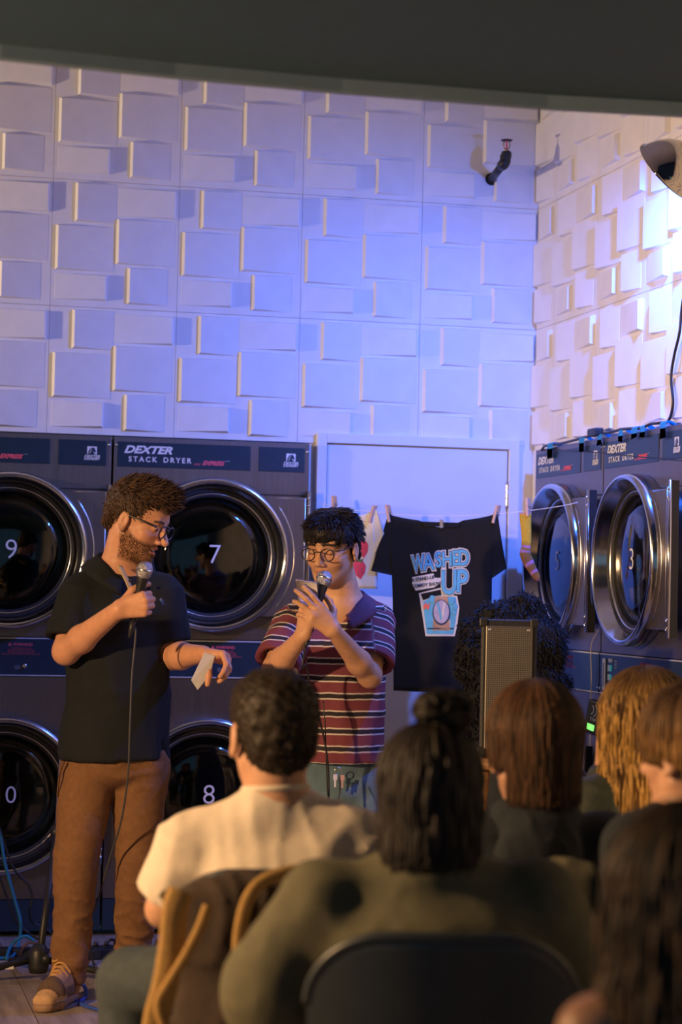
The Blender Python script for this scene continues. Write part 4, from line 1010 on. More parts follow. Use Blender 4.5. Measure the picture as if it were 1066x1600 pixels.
# ------------------------------------------------------------------ the bearded man with the microphone
def root_at(label, px, depth):
    p = W(px, depth, 0); return thing('person', label, 'person', (p[0], p[1], 0))
SK1 = (.62, .31, .18)
def tall_man():
    D0 = 7.1
    R_ = root_at('bearded man in black polo and brown chinos speaking into a microphone', 178, D0)
    H = Head(at(214, 812, D0), .90*CR - .30*CF - .36*CU, up=(.10*CR+np.array([0, 0, 1.])), k=1.02)
    nb = at(183, 898, D0+.03); shR, shL = at(126, 925, D0-.02), at(252, 925, D0+.06); elR, elL = at(103, 1018, D0-.10), at(268, 1026, D0+.05)
    wrR, wrL = at(186, 952, D0-.27), at(318, 1022, D0-.13)
    pel, chest, waist = at(180, 1160, D0+.02), at(184, 955, D0+.03), at(183, 1080, D0+.03)
    hiR, hiL = at(140, 1180, D0+.02), at(218, 1180, D0+.04); knR, knL = at(121, 1335, D0-.04), at(216, 1335, D0+.02); anR, anL = W(107, D0-.02, .09), W(205, D0+.10, .09)
    lat = unit(shL-shR)
    G = Solid(*bbox([H.c, anR-.1, anL, elR, wrL+.1, shL, H(0, 0, .13), wrR], .16), .010,
              fine=[(H.c-.145, H.c+.145, .0027), (wrR-np.array([.06, .07, .06]), wrR+np.array([.15, .11, .10]), .0028), (wrL-np.array([.05, .11, .10]), wrL+np.array([.14, .11, .09]), .0028)])
    H.solid(G, nb, mouth=.7, nose=1.1, nr=.060)
    G.ecap(pel, waist, lat, (.135, .095), (.125, .090), .05); G.ecap(waist, chest, lat, (.125, .090), (.150, .100), .05); G.ecap(chest, nb, lat, (.150, .095), (.06, .055), .05)
    for s_, e_, w_ in ((shR, elR, wrR), (shL, elL, wrL)):
        G.cone(nb, s_, .05, .052, .04); G.cone(s_, e_, .050, .042, .03); mid = e_+(w_-e_)*.3
        G.cone(e_, mid, .041, .043, .02); G.cone(mid, w_, .043, .0275, .02)
    for h_, k_, a_ in ((hiR, knR, anR), (hiL, knL, anL)): G.cone(h_, k_, .075, .05, .04); G.cone(k_, a_, .05, .038, .03)
    m_dir = unit(.22*CR+.97*CU-.05*CF)
    hand(G, wrR, .93*CR+.20*CU-.12*CF, CF+.15*CR, CU, [(72, 95, 60)]*4, [(.75, .35, .75), (.95, .55, .30), (.9, .75, .0)])
    hand(G, wrL, .84*CR-.42*CF-.12*CU, -.60*CR-.75*CU-.25*CF, -CF, [(50, 38, 18), (56, 40, 20), (62, 42, 22), (70, 44, 24)], [(.5, .7, -.1), (.3, .95, -.3), (.1, 1, -.3)])
    body, V, F = figure_mesh('body', G, m_skin, R_)
    C = np.tile(np.array(SK1), (len(V), 1)); C = H.colours(V, C, SK1, .7, brow=(.10, .05, .03), stub=((.20, .095, .045), .50)); add_col(body, C)
    # teeth behind the open smile
    tV = np.array([H(.086+.004*math.cos(x*40), x, u) for u in (-.062, -.0735) for x in np.linspace(-.015, .015, 12)]); mesh_np('teeth', tV, np.array([(i, i+1, 13+i, 12+i) for i in range(11)]), m_teeth, R_, origin=np.array(R_.location))
    for g in (-1, 1): V_, F_ = lathe_vf([(0, .0115), (.004, .011), (.0065, .009), (.0075, .0065)], 12); e_ = mesh_np('eye', V_@np.stack([H.S, H.F, H.U])+H(.0805, g*.031, -.003), F_, m_eye, R_, origin=np.array(R_.location))
    # polo shirt
    hemz = at(180, 1170, D0)[2]
    m_polo = mat('black_pique', (.010, .013, .015), .85, var=.12, scale=80, bump=.25, bscale=500, spec=.3)
    G = Solid(*bbox([shR, shL, elR, elL, pel, nb], .14), .0075)
    G.ecap(pel-np.array([0, 0, .04]), waist, lat, (.184, .130), (.172, .122), .012); G.ecap(waist, chest, lat, (.172, .122), (.176, .120), .012); G.ecap(chest, nb-np.array([0, 0, .02]), lat, (.176, .118), (.075, .066), .05)
    slR, slL = shR+(elR-shR)*.80, shL+(elL-shL)*.80
    for s_, e_, l_ in ((shR, elR, slR), (shL, elL, slL)):
        G.cone(nb-np.array([0, 0, .015]), s_, .058, .066, .05); G.cone(s_, l_, .068, .076, .03, flat=True)
    f1, f2 = sines(5, .16, 5, (1, 1, .5)), sines(6, .08, 5, (1, 1, .4)); G.ripple(lambda x, y, z: .0035*f1(x, y, z)+.0026*np.tanh(1.5*f2(x, y, z)))
    for s_, e_, l_ in ((shR, elR, slR), (shL, elL, slL)): dd = unit(e_-s_); G.cone(l_-dd*.035, l_+dd*.05, .050, .066, .006, 'sub', flat=True)
    G.cut((0, 0, hemz), (.02, 0, -1)); G.ecap(pel-np.array([0, 0, .20]), pel+np.array([0, 0, .01]), lat, (.176, .120), (.165, .11), .006, 'sub', cap=.3)
    G.cone(nb+unit(H.c-nb)*.02, nb+unit(H.c-nb)*.12, .060, .085, .01, 'sub')
    figure_mesh('polo_shirt', G, m_polo, R_, 1)
    fr = unit(-CF*.75+CR*.65)
    polo_collar(R_, nb+np.array([0, 0, .012]), H.c-nb+np.array([0, 0, .05]), fr, m_polo, r=.068, flare=1.5)
    # placket, button and chest mark
    pk = nb+fr*.085-np.array([0, 0, .035])
    pl = [at(187, 884, D0-.080), at(193, 896, D0-.100), at(199, 908, D0-.108), at(204, 920, D0-.108)]
    V_, F_ = tubes_vf(np.array([np.array(pl)-np.array(R_.location)]), np.full((1, 4), .010), 8, .30); mesh_np('placket', V_, F_, mat('placket_tan', (.48, .34, .16), .8, var=.1), R_)
    lathe('button', [(0, -.003), (.005, -.003), (.0055, 0)], m_black, R_, tuple(at(203, 907, D0-.135)-np.array(R_.location)), 'y', 10)
    mk = [(249, 937), (252, 934), (254, 938), (258, 936), (257, 941), (261, 947), (256, 944), (254, 947), (252, 941)]
    V_ = np.array([at(x, y, D0-.112+.0006*(x-250))-np.array(R_.location) for x, y in mk]+[at(x, y, D0-.108)-np.array(R_.location) for x, y in mk]); n_ = len(mk)
    mesh_np('chest_mark', V_, np.array([tuple(range(n_))[::-1], tuple(range(n_, 2*n_))]+[(i, (i+1) % n_, n_+(i+1) % n_, n_+i) for i in range(n_)], dtype=object), mat('mark_blue', (.10, .16, .42), .8, var=.1), R_, smooth=False)
    # trousers
    G = Solid(*bbox([hiR, hiL, pel+np.array([0, 0, .06]), anR, anL], .15), .008)
    G.ecap(pel+np.array([0, 0, .05]), (hiR+hiL)/2-np.array([0, 0, .04]), lat, (.158, .110), (.178, .118), .05)
    for h_, k_, a_ in ((hiR, knR, anR), (hiL, knL, anL)):
        b_ = a_-np.array([0, 0, .035]); G.cone(h_-np.array([0, 0, .02]), k_, .098, .073, .012); G.cone(k_, b_, .075, .056, .012, flat=False)
    f1, f2 = sines(15, .20, 4, (1, 1, .7)), sines(16, .085, 6, (.7, .7, 1.5))
    G.ripple(lambda x, y, z: .003*f1(x, y, z)+(.003+.009*np.exp(-((z-.20)/.13)**2)+-.0*np.exp(-((z-.50)/.10)**2)+.005*np.exp(-((z-.80)/.08)**2))*ridge(f2(x, y, z)))
    G.cut((0, 0, .055), (0, 0, -1))
    figure_mesh('chinos', G, mat('brown_twill', (.185, .088, .034), .85, var=.12, scale=60, bump=.2, bscale=400), R_, 1)
    for h_, k_, sg in ((hiR, knR, -1), (hiL, knL, 1)):
        P_ = [h_+lat*sg*.075-CF*.075+np.array([0, 0, -.01]), h_+lat*sg*.092-CF*.05-np.array([0, 0, .06]), h_+lat*sg*.100-CF*.02-np.array([0, 0, .13])]
        tube('pocket_seam', np.array(P_)-np.array(R_.location), .0035, mat('brown_seam', (.13, .065, .03), .9, var=.1), R_, 6)
    # shoes
    for a_, toe, lab in ((anR, W(52, D0-.30, .0), 1), (anL, W(222, D0-.14, 0), 0)):
        d = unit(np.array([toe[0]-a_[0], toe[1]-a_[1], 0])); sd = np.array([-d[1], d[0], 0]); he = np.array([a_[0], a_[1], 0])-d*.055; Ls = .30
        q = lambda f, s_, z: he+d*f+sd*s_+np.array([0, 0, z])
        G = Solid(*bbox([q(0, .05, 0), q(Ls, -.05, .13), q(0, -.05, 0), q(Ls, .05, .12)], .03), .005)
        G.ecap(q(.045, 0, .050), q(.20, 0, .048), sd, (.037, .046), (.043, .036), .02); G.ecap(q(.20, 0, .042), q(.262, 0, .034), sd, (.043, .036), (.036, .024), .02, cap=.9)
        G.cone(q(.055, 0, .07), q(.062, 0, .125), .040, .043, .02); G.cone(q(.075, 0, .105), q(.185, 0, .072), .033, .026, .03)
        G.cone(q(.055, 0, .095), q(.055, 0, .17), .034, .038, .006, 'sub'); G.cut((0, 0, .022), (0, 0, -1))
        up, V_, F_ = figure_mesh('shoe', G, m_shoe, R_, 1)
        lc = (V_-he); ff = lc@d; ss = lc@sd; zz = V_[:, 2]; Cc = np.tile([.42, .25, .12], (len(V_), 1)); Cc[(ff > .185) & (zz > .045)] = (.10, .06, .035); Cc[(ff > .235)] = (.50, .31, .16); Cc[(ff < .18) & (np.abs(ss) > .030) & (zz > .03) & (zz < .065) & (ff > .08)] = (.16, .10, .07)
        Cc[(zz < .034) & (ff > .15) & (ff < .24)] = (.55, .50, .50); add_col(up, Cc)
        G = Solid(*bbox([q(0, .05, 0), q(Ls, -.05, .03), q(0, -.05, 0), q(Ls, .05, .03)], .03), .005)
        G.ecap(q(.035, 0, .014), q(.12, 0, .014), sd, (.037, .030), (.036, .030), .01); G.ecap(q(.12, 0, .014), q(.215, 0, .014), sd, (.036, .03), (.047, .03), .01); G.ecap(q(.215, 0, .014), q(.258, 0, .016), sd, (.047, .03), (.036, .026), .01, cap=1.2)
        G.cut((0, 0, .026), (0, 0, 1)); G.cut((0, 0, .001), (0, 0, -1)); so, _, _ = figure_mesh('sole', G, mat('shoe_sole', (.28, .17, .10), .7, var=.15, scale=30), R_, 0); so.parent = up
        for k_ in range(6):
            f_ = .105+.0165*k_; z_ = .142-.0105*k_; w_ = .034-.0015*k_
            tube('lace', np.array([q(f_-.004, -w_, z_-.030), q(f_+.004, -w_*.5, z_-.004), q(f_+.008, 0, z_+.003), q(f_+.004, w_*.5, z_-.004), q(f_-.004, w_, z_-.030)])-np.array(R_.location), .0042, m_lace, up, 6)
        for sg in (-1, 1): tube('lace', np.array([q(.10, 0, .150), q(.080, sg*.020, .158), q(.090, sg*.038, .144), q(.115, sg*.028, .134), q(.105, 0, .150)])-np.array(R_.location), .0036, m_lace, up, 6)
    # hair, beard, glasses
    cap, V_, F_ = hair_cap('hair', H, R_, [((-.018, 0, .046), (.104, .084, .088)), ((.040, 0, .092), (.062, .066, .042)), ((-.075, 0, -.010), (.035, .066, .060))],
                           [((.105, 0, -.012), (.060, .12, .070)), ((.03, .085, -.040), (.055, .04, .050)), ((.03, -.085, -.040), (.055, .04, .050)), ((-.01, 0, -.125), (.12, .12, .062))], (.045, .024, .015), .004, .0022, 3)
    N_ = vnormals(V_, F_); q = H.local(V_); r = np.random.RandomState(4); keep = np.nonzero((q[:, 2] > -.05))[0]; pick = r.choice(keep, 5200); ql = q[pick]
    top = np.clip((ql[:, 2]-.05)/.05, 0, 1)
    comb = (H.F[None]*(.55+.2*top[:, None])+H.U[None]*(.15*top[:, None]-.35*(1-top[:, None]))-H.S[None]*.12)
    Dn = N_[pick]*(.36-.08*top[:, None])+comb*.8; ln = .012+.024*top
    tufts('hair_locks', V_[pick]-N_[pick]*.002, Dn, ln, .0017, palette(5200, (.026, .013, .008), (.13, .064, .030), 2, 1.3), R_, seed=3, jit=.13).parent = cap
    bV = V; q = H.local(bV); n_ = vnormals(V, F); bm_ = (q[:, 2] < -.055+.36*np.maximum(0, .048-q[:, 0]))*(q[:, 2] > -.125)*(q[:, 0] > -.005-.1*(q[:, 2]+.06))*(np.abs(q[:, 1]) < .08)*(np.sqrt((q[:, 1]/.024)**2+((q[:, 2]+.070)/.015)**2) > 1)*~((q[:, 0] > .088)*(q[:, 2] > -.053))
    idx = np.nonzero(bm_)[0]; pick = r.choice(idx, 2200)
    tufts('beard', bV[pick], n_[pick]*.6-H.U[None]*.55+H.F[None]*.15, .0055, .0008, palette(2200, (.07, .032, .014), (.26, .13, .055), 5), R_, seed=6, jit=.3, K=4, sides=3)
    glasses(R_, H, m_frame, rx=.0245, ry=.0215, rim=.0026)
    # microphone, its cable and the folded notes
    hp, tp_ = at(240.5, 868, D0-.215), at(217, 957, D0-.230)
    palm = wrR+.055*unit(.93*CR+.20*CU-.12*CF)+CF*.028
    hp = palm+m_dir*.108; tp_ = palm-m_dir*.050
    t, d = microphone('microphone with silver ball head in the bearded man\'s fist', hp, tp_)
    c0 = tp_-d*.054
    P_ = [c0, at(212, 985, D0-.24), at(206, 1060, D0-.24), at(203, 1140, D0-.24), at(200, 1210, D0-.22), at(190, 1280, D0-.16), at(172, 1340, D0-.08), at(155, 1400, D0+.02), at(141, 1440, D0+.2), at(139, 1470, D0+.35), W(150, D0+.5, .006), W(162, D0+.55, .006)]
    o = tube('microphone_cable', np.array(P_)-np.array([P_[-1][0], P_[-1][1], 0]), .0034, mat('grey_cable', (.06, .06, .062), .5, var=.1), None, 7, n=120); o.location = (P_[-1][0], P_[-1][1], 0)
    tag(o, 'dark cable hanging from the bearded man\'s microphone to the floor', 'cable')
    nt_ = thing('folded_notes', 'small folded wad of white notes in the bearded man\'s lowered hand', 'notes', tuple(at(318, 1048, D0-.20)))
    mp_ = mat('note_paper', (.72, .71, .72), .8, var=.05, scale=30, bump=.1, bscale=60)
    for k_, (off, tw) in enumerate(((0, 0), (.006, .02), (.013, .05))):
        cs = [at(x, y, D0-.205+off-dd) for x, y, dd in ((320, 1019, 0), (336, 1025, -.012), (327, 1056, -.012), (309+k_*2, 1078-3*k_, .0), (299+4*k_, 1063, .012))]
        v = np.array(cs)-np.array(nt_.location); n_ = unit(np.cross(v[1]-v[0], v[3]-v[0]))*.0022
        V_ = np.concatenate([v, v+n_]); mesh_np('sheet', V_, np.array([(0, 1, 2, 3, 4), (9, 8, 7, 6, 5)]+[(i, (i+1) % 5, 5+(i+1) % 5, 5+i) for i in range(5)], dtype=object), mp_, nt_, smooth=False)
    return R_
m_shoe = mat('shoe_suede', (1, 1, 1), .85, attr='col', var=.15, scale=60, bump=.2, bscale=300); m_lace = mat('tan_lace', (.50, .27, .08), .8, var=.1)
tall_man()

# ------------------------------------------------------------------ the man in the striped polo reading from a pad
def stripe_material():
    m = bpy.data.materials.new('striped_jersey'); m.use_nodes = True; nt = m.node_tree; b = nt.nodes['Principled BSDF']; L = nt.links.new
    a = nt.nodes.new('ShaderNodeAttribute'); a.attribute_name = 'stripe'; n = nt.nodes.new('ShaderNodeTexNoise'); n.inputs['Scale'].default_value = 14
    sc = nt.nodes.new('ShaderNodeMath'); sc.operation = 'MULTIPLY'; sc.inputs[1].default_value = 1/.0585; L(a.outputs['Fac'], sc.inputs[0])
    ns = nt.nodes.new('ShaderNodeMath'); ns.operation = 'MULTIPLY_ADD'; ns.inputs[1].default_value = .10; L(n.outputs[0], ns.inputs[0]); L(sc.outputs[0], ns.inputs[2])
    fr = nt.nodes.new('ShaderNodeMath'); fr.operation = 'FRACT'; L(ns.outputs[0], fr.inputs[0])
    r = nt.nodes.new('ShaderNodeValToRGB'); cr_ = r.color_ramp; cr_.interpolation = 'CONSTANT'
    cr_.elements[0].position = 0; cr_.elements[0].color = (.62, .56, .50, 1); cr_.elements[1].position = .085; cr_.elements[1].color = (.022, .016, .028, 1)
    for p_, c in ((.33, (.62, .56, .50, 1)), (.415, (.185, .040, .060, 1))): e = cr_.elements.new(p_); e.color = c
    L(fr.outputs[0], r.inputs[0]); L(r.outputs[0], b.inputs['Base Color']); b.inputs['Roughness'].default_value = .85
    n2 = nt.nodes.new('ShaderNodeTexNoise'); n2.inputs['Scale'].default_value = 420; bp = nt.nodes.new('ShaderNodeBump'); bp.inputs['Strength'].default_value = .2; bp.inputs['Distance'].default_value = .004
    L(n2.outputs[0], bp.inputs['Height']); L(bp.outputs[0], b.inputs['Normal']); return m
SK2 = (.62, .34, .19)
def striped_man():
    D0 = 7.28
    R_ = root_at('man in maroon striped polo and glasses reading from a notepad', 532, D0)
    H = Head(at(519, 855, D0), -.40*CR-.88*CF-.14*CU, up=(.02*CR+np.array([0, 0, 1.])), k=1.03)
    nb = at(541, 951, D0+.05); shR, shL = at(458, 972, D0+.02), at(590, 968, D0+.06); elR, elL = at(428, 1046, D0-.12), at(578, 1056, D0-.10)
    wrR, wrL = at(473, 994, D0-.27), at(521, 985, D0-.28)
    chest, waist, pel = at(534, 1010, D0+.05), at(534, 1110, D0+.05), at(534, 1190, D0+.04)
    hiR, hiL = at(498, 1215, D0+.04), at(568, 1215, D0+.05); knR, knL = at(497, 1370, D0), at(572, 1370, D0+.02); anR, anL = W(497, D0+.02, .09), W(580, D0+.06, .09)
    lat = unit(shL-shR)
    G = Solid(*bbox([H.c, anR-.1, anL, elR, elL, wrL, shL, shR, H(0, 0, .13)], .15), .010,
              fine=[(H.c-.14, H.c+.14, .0027), (np.minimum(wrR, wrL)-np.array([.08, .08, .05]), np.maximum(wrR, wrL)+np.array([.05, .08, .13]), .0028)])
    H.solid(G, nb, mouth=.75, nose=.8, nr=.058)
    G.ecap(pel, waist, lat, (.105, .070), (.105, .072), .02); G.ecap(waist, chest, lat, (.118, .082), (.135, .09), .05); G.ecap(chest, nb, lat, (.135, .085), (.06, .052), .05)
    for s_, e_, w_ in ((shR, elR, wrR), (shL, elL, wrL)):
        G.cone(nb, s_, .045, .048, .04); G.cone(s_, e_, .045, .038, .03); mid = e_+(w_-e_)*.3
        G.cone(e_, mid, .037, .039, .02); G.cone(mid, w_, .039, .0255, .02)
    for h_, k_, a_ in ((hiR, knR, anR), (hiL, knL, anL)): G.cone(h_, k_, .058, .046, .02); G.cone(k_, a_, .046, .036, .02)
    AR = unit(.20*CR+.95*CU-.12*CF); NR = unit(.75*CR+.65*CF)
    hand(G, wrR, AR, NR, CF-.2*CR, [(70, 92, 55), (66, 92, 55), (62, 90, 55), (60, 90, 55)], [(.8, .3, .7), (.6, .9, .1), (.3, 1, -.3)], k=.97)
    AL = unit(-.70*CR+.70*CU-.12*CF); NL = unit(CF*.95-.20*CR-.15*CU)
    ks, tips = hand(G, wrL, AL, NL, .7*CR+.7*CU, [(6, 14, 10), (8, 18, 12), (14, 30, 20), (22, 44, 28)], [(.55, .55, .9), (.8, .35, .45), (.9, .3, .1)], k=.98, spread=.10)
    body, V, F = figure_mesh('body', G, m_skin, R_)
    C = np.tile(np.array(SK2), (len(V), 1)); C = H.colours(V, C, SK2, .75, brow=(.035, .022, .018), stub=((.22, .13, .09), .18))
    tq = elL+(shL-elL)*.18; C[np.linalg.norm((V-(tq-CF*.035-CR*.012))*np.array([1, 1, .8]), axis=1) < .022] *= np.array([.35, .38, .48]); add_col(body, C)   # small tattoo above the elbow
    tV = np.array([H(.0865+.004*math.cos(x*40), x, u) for u in (-.0625, -.0725) for x in np.linspace(-.014, .014, 12)]); mesh_np('teeth', tV, np.array([(i, i+1, 13+i, 12+i) for i in range(11)]), m_teeth, R_, origin=np.array(R_.location))
    for g in (-1, 1): tube('eyelashes', np.array([H(.0895, g*.018, -.0045), H(.0945, g*.026, -.0075), H(.0945, g*.036, -.0075), H(.088, g*.045, -.0045)])-np.array(R_.location), .0012, m_eye, R_, 5)
    # shirt
    hem = at(534, 1193, D0)[2]; G = Solid(*bbox([shR, shL, elR, elL, pel-np.array([0, 0, .05]), nb], .13), .0070)
    G.ecap(pel-np.array([0, 0, .06]), waist, lat, (.150, .112), (.150, .108), .012); G.ecap(waist, chest, lat, (.150, .108), (.160, .108), .012); G.ecap(chest, nb-np.array([0, 0, .02]), lat, (.160, .104), (.068, .060), .04)
    slR, slL = shR+(elR-shR)*.84, shL+(elL-shL)*.80
    for s_, l_ in ((shR, slR), (shL, slL)): G.cone(nb-np.array([0, 0, .012]), s_, .052, .060, .05); G.cone(s_, l_, .062, .076, .025, flat=True)
    f1, f2 = sines(25, .18, 5, (1, 1, .5)), sines(26, .085, 5, (1, 1, .45)); G.ripple(lambda x, y, z: .004*f1(x, y, z)+.0030*np.tanh(1.5*f2(x, y, z)))
    for s_, l_ in ((shR, slR), (shL, slL)): dd = unit(l_-s_); G.cone(l_-dd*.045, l_+dd*.05, .046, .068, .006, 'sub', flat=True)
    G.cut((0, 0, hem), (0, 0, -1)); G.ecap(pel-np.array([0, 0, .22]), pel+np.array([0, 0, .0]), lat, (.140, .102), (.13, .092), .006, 'sub', cap=.3)
    G.cone(nb+unit(H.c-nb)*.015, nb+unit(H.c-nb)*.12, .056, .08, .01, 'sub')
    fr = unit(-CF*.86-CR*.42); vn = nb+fr*.075-np.array([0, 0, .035]); G.cone(nb+fr*.05+np.array([0, 0, .02]), nb+fr*.12-np.array([0, 0, .055]), .052, .020, .01, 'sub')
    sh, V, F = figure_mesh('striped_polo', G, stripe_material(), R_, 1)
    val = V[:, 2].copy()
    for s_, l_ in ((shR, slR), (shL, slL)):
        dd = unit(l_-s_); w_ = V-s_; ax_ = w_@dd; rr = np.linalg.norm(w_-ax_[:, None]*dd, axis=1); out = (w_@(lat*np.sign((s_-nb)@lat)))
        arm = (rr < .098) & (ax_ > .01-.05*(out > .02)) & (out > -.035+.0*ax_) & (np.abs((V-nb)@lat) > abs((s_-nb)@lat)-.045)
        val[arm] = (s_[2]+.01-ax_[arm])
    add_attr(sh, 'stripe', val)
    m_col = mat('purple_collar', (.10, .035, .075), .8, var=.1, bump=.2, bscale=400)
    polo_collar(R_, nb+np.array([0, 0, .006]), H.c-nb+np.array([0, 0, .06]), fr, m_col, r=.063, gap=.50, flare=1.6)
    # jeans
    G = Solid(*bbox([hiR, hiL, pel+np.array([0, 0, .08]), anR, anL], .14), .009)
    G.ecap(pel+np.array([0, 0, .02]), (hiR+hiL)/2-np.array([0, 0, .05]), lat, (.118, .080), (.142, .100), .012)
    for h_, k_, a_ in ((hiR, knR, anR), (hiL, knL, anL)): G.cone(h_-np.array([0, 0, .02]), k_, .088, .080, .012); G.cone(k_, a_-np.array([0, 0, .05]), .080, .082, .012)
    f1, f2 = sines(35, .2, 4), sines(36, .09, 5, (.7, .7, 1.5)); G.ripple(lambda x, y, z: .003*f1(x, y, z)+.004*ridge(f2(x, y, z))); G.cut((0, 0, .045), (0, 0, -1))
    figure_mesh('jeans', G, mat('blue_denim', (.10, .17, .22), .85, var=.35, scale=9, bump=.25, bscale=300), R_, 1)
    kp = thing  # keys at the belt loop
    ky = at(528, 1205, D0-.085)-np.array(R_.location)
    kr = tube('key_ring', [ky+np.array([.012*math.cos(a), -.002, .012*math.sin(a)]) for a in np.linspace(0, 6.28, 14)], .0018, m_chrome_s, R_, 6, smooth_pts=False)
    for k_, (dx, dz, m_) in enumerate(((-.010, -.030, m_white), (.006, -.040, m_chrome_s), (.014, -.032, m_peg))): plate('key', [(-.006, .02), (.006, .02), (.007, .005), (.003, 0), (.003, -.022), (-.003, -.022), (-.003, 0), (-.007, .005)], -.0008*(k_+1)*2, .0008-.0016*k_, m_, kr).location = tuple(ky+np.array([dx, -.006, dz]))
    for a_ in (anR, anL):
        he = np.array([a_[0], a_[1], 0]); d = unit(-CF*.9-CR*.2); d[2] = 0; sd = np.array([-d[1], d[0], 0]); q = lambda f, s_, z: he+d*f+sd*s_+np.array([0, 0, z])
        G = Solid(*bbox([q(-.08, .05, 0), q(.24, -.05, .12), q(-.08, -.05, 0), q(.24, .05, .12)], .03), .006)
        G.ecap(q(-.02, 0, .045), q(.13, 0, .042), sd, (.036, .04), (.042, .034), .02); G.ecap(q(.13, 0, .038), q(.185, 0, .032), sd, (.042, .032), (.036, .024), .02, cap=.9); G.cone(q(0, 0, .06), q(0, 0, .11), .04, .04, .02); G.cut((0, 0, .001), (0, 0, -1))
        up, V_, F_ = figure_mesh('shoe', G, mat('dark_canvas', (.03, .03, .035), .8, var=.1), R_, 0)
    # bowl-cut hair with a fringe
    cap, V_, F_ = hair_cap('hair', H, R_, [((-.016, 0, .044), (.102, .083, .083)), ((.035, 0, .052), (.072, .072, .062)), ((-.05, 0, -.015), (.058, .074, .055))],
                           [((.128, 0, -.030), (.058, .13, .066)), ((.040, .10, -.050), (.060, .05, .050)), ((.040, -.10, -.050), (.060, .05, .050)), ((-.01, 0, -.135), (.13, .13, .075))], (.012, .010, .010), .0042, .0015, 9)
    N_ = vnormals(V_, F_); q = H.local(V_); r = np.random.RandomState(14); keep = np.nonzero((q[:, 2] > -.045))[0]; pick = r.choice(keep, 4200); ql = q[pick]
    away = ql*np.array([1, 1, 0]); away /= np.linalg.norm(away, axis=1, keepdims=True)+1e-6
    tang = away@H.A*(.75) - H.U[None]*.75*np.clip((.125-ql[:, 2:3])/.06, .1, 1.4)
    tufts('hair_locks', V_[pick]-N_[pick]*.003, tang+N_[pick]*.04, np.where((ql[:, 0] > .0) & (ql[:, 2] < .085), .010, np.where(ql[:, 2] < .03, .014, .030)), .0019, palette(4200, (.006, .005, .006), (.035, .026, .022), 12, 2.), R_, seed=13, jit=.10, K=5).parent = cap
    # fringe locks over the forehead
    n = 240; sx_ = r.uniform(-.066, .066, n); st_ = np.array([H(.070-.25*abs(x)*abs(x)/.066*1.2, x, .080+.010*r.rand()) for x in sx_]); gap_ = np.exp(-((sx_-.004)/.012)**2)
    dn = np.array([H.F*.55-H.U*.85+H.S*(.25*np.sign(x-.004)*g_+r.normal()*.10) for x, g_ in zip(sx_, gap_)])
    tufts('fringe', st_, dn, .047-.020*gap_, .0034, palette(n, (.006, .005, .006), (.03, .022, .02), 15), R_, seed=16, jit=.05, K=7, bend=-.45*H.U-.25*H.F, sides=5, flat=.5).parent = cap
    glasses(R_, H, mat('tortoise_frame', (.022, .014, .014), .22, var=.3, scale=90), rx=.0235, ry=.0215, rim=.0021, z=-.006)
    # microphone under the pad
    hp = at(506.5, 905, D0-.215); m_d = unit(.34*CR+.93*CU+.02*CF); palm = wrR+.060*AR+NR*.030
    ax_ = unit(hp-palm); t, d = microphone('microphone held by the striped man below his chin', hp-ax_*.006, hp-ax_*.180)
    c0 = hp-ax_*.234
    P_ = [c0, c0-ax_*.04-np.array([0, 0, .03]), at(479, 1040, D0-.22), at(486, 1080, D0-.20), at(501, 1130, D0-.19), at(511, 1180, D0-.18), at(514, 1230, D0-.18), at(512, 1300, D0-.2), at(505, 1400, D0-.22), W(490, D0-.2, .006), W(440, D0-.1, .006), W(380, D0+.1, .006)]
    o = tube('microphone_cable', np.array(P_)-np.array([P_[-1][0], P_[-1][1], 0]), .0034, m_cable, None, 7, n=110); o.location = (P_[-1][0], P_[-1][1], 0)
    tag(o, 'black cable hanging from the striped man\'s microphone', 'cable')
    P_ = [at(505, 1095, D0-.165), at(508, 1130, D0-.18), at(510, 1190, D0-.175), at(513, 1250, D0-.19), at(522, 1265, D0-.19), at(531, 1240, D0-.18), at(531, 1214, D0-.15)]
    o = tube('lanyard', np.array(P_)-np.array(R_.location), .002, m_cable, R_, 6)
    # notepad
    pc = [(462, 906.5), (495, 911), (498, 948), (468, 947)]
    Pd = np.array([at(x, y, D0-.262+.0003*(y-905)) for x, y in pc]); ctr = Pd.mean(0)
    nt_ = thing('notepad', 'small spiral notepad held up in front of the striped man\'s chest', 'notepad', tuple(ctr))
    n_ = unit(np.cross(Pd[1]-Pd[0], Pd[3]-Pd[0])); n_ = n_ if n_@CF > 0 else -n_
    def slab(nm, a_, b_, grow, m_, par):
        v = ctr+(Pd-ctr)*grow-ctr; V_ = np.concatenate([v+n_*a_, v+n_*b_]); return mesh_np(nm, V_, np.array([(0, 1, 2, 3), (7, 6, 5, 4)]+[(i, (i+1) % 4, 4+(i+1) % 4, 4+i) for i in range(4)]), m_, par, smooth=False)
    pg = slab('pages', 0, .010, 1., mat('lined_paper', (.74, .68, .60), .8, var=.05, scale=60, bump=.05), nt_)
    slab('cover', .0105, .0125, 1.03, mat('pad_cover', (.35, .12, .10), .7, var=.1), nt_); slab('back_board', .0126, .0145, 1.03, mat('pad_board', (.30, .30, .34), .7, var=.1), nt_)
    e1, e2 = unit(Pd[1]-Pd[0]), unit(Pd[3]-Pd[0]); top = Pd[0]-ctr; wd = np.linalg.norm(Pd[1]-Pd[0])
    for k_ in range(9):
        c_ = top+e1*wd*(k_+.5)/9; tube('spiral', [c_+e2*.004*math.cos(a)+n_*(.006+.008*math.sin(a)) for a in np.linspace(0, 6.28, 11)], .0009, m_chrome_s, nt_, 5, smooth_pts=False)
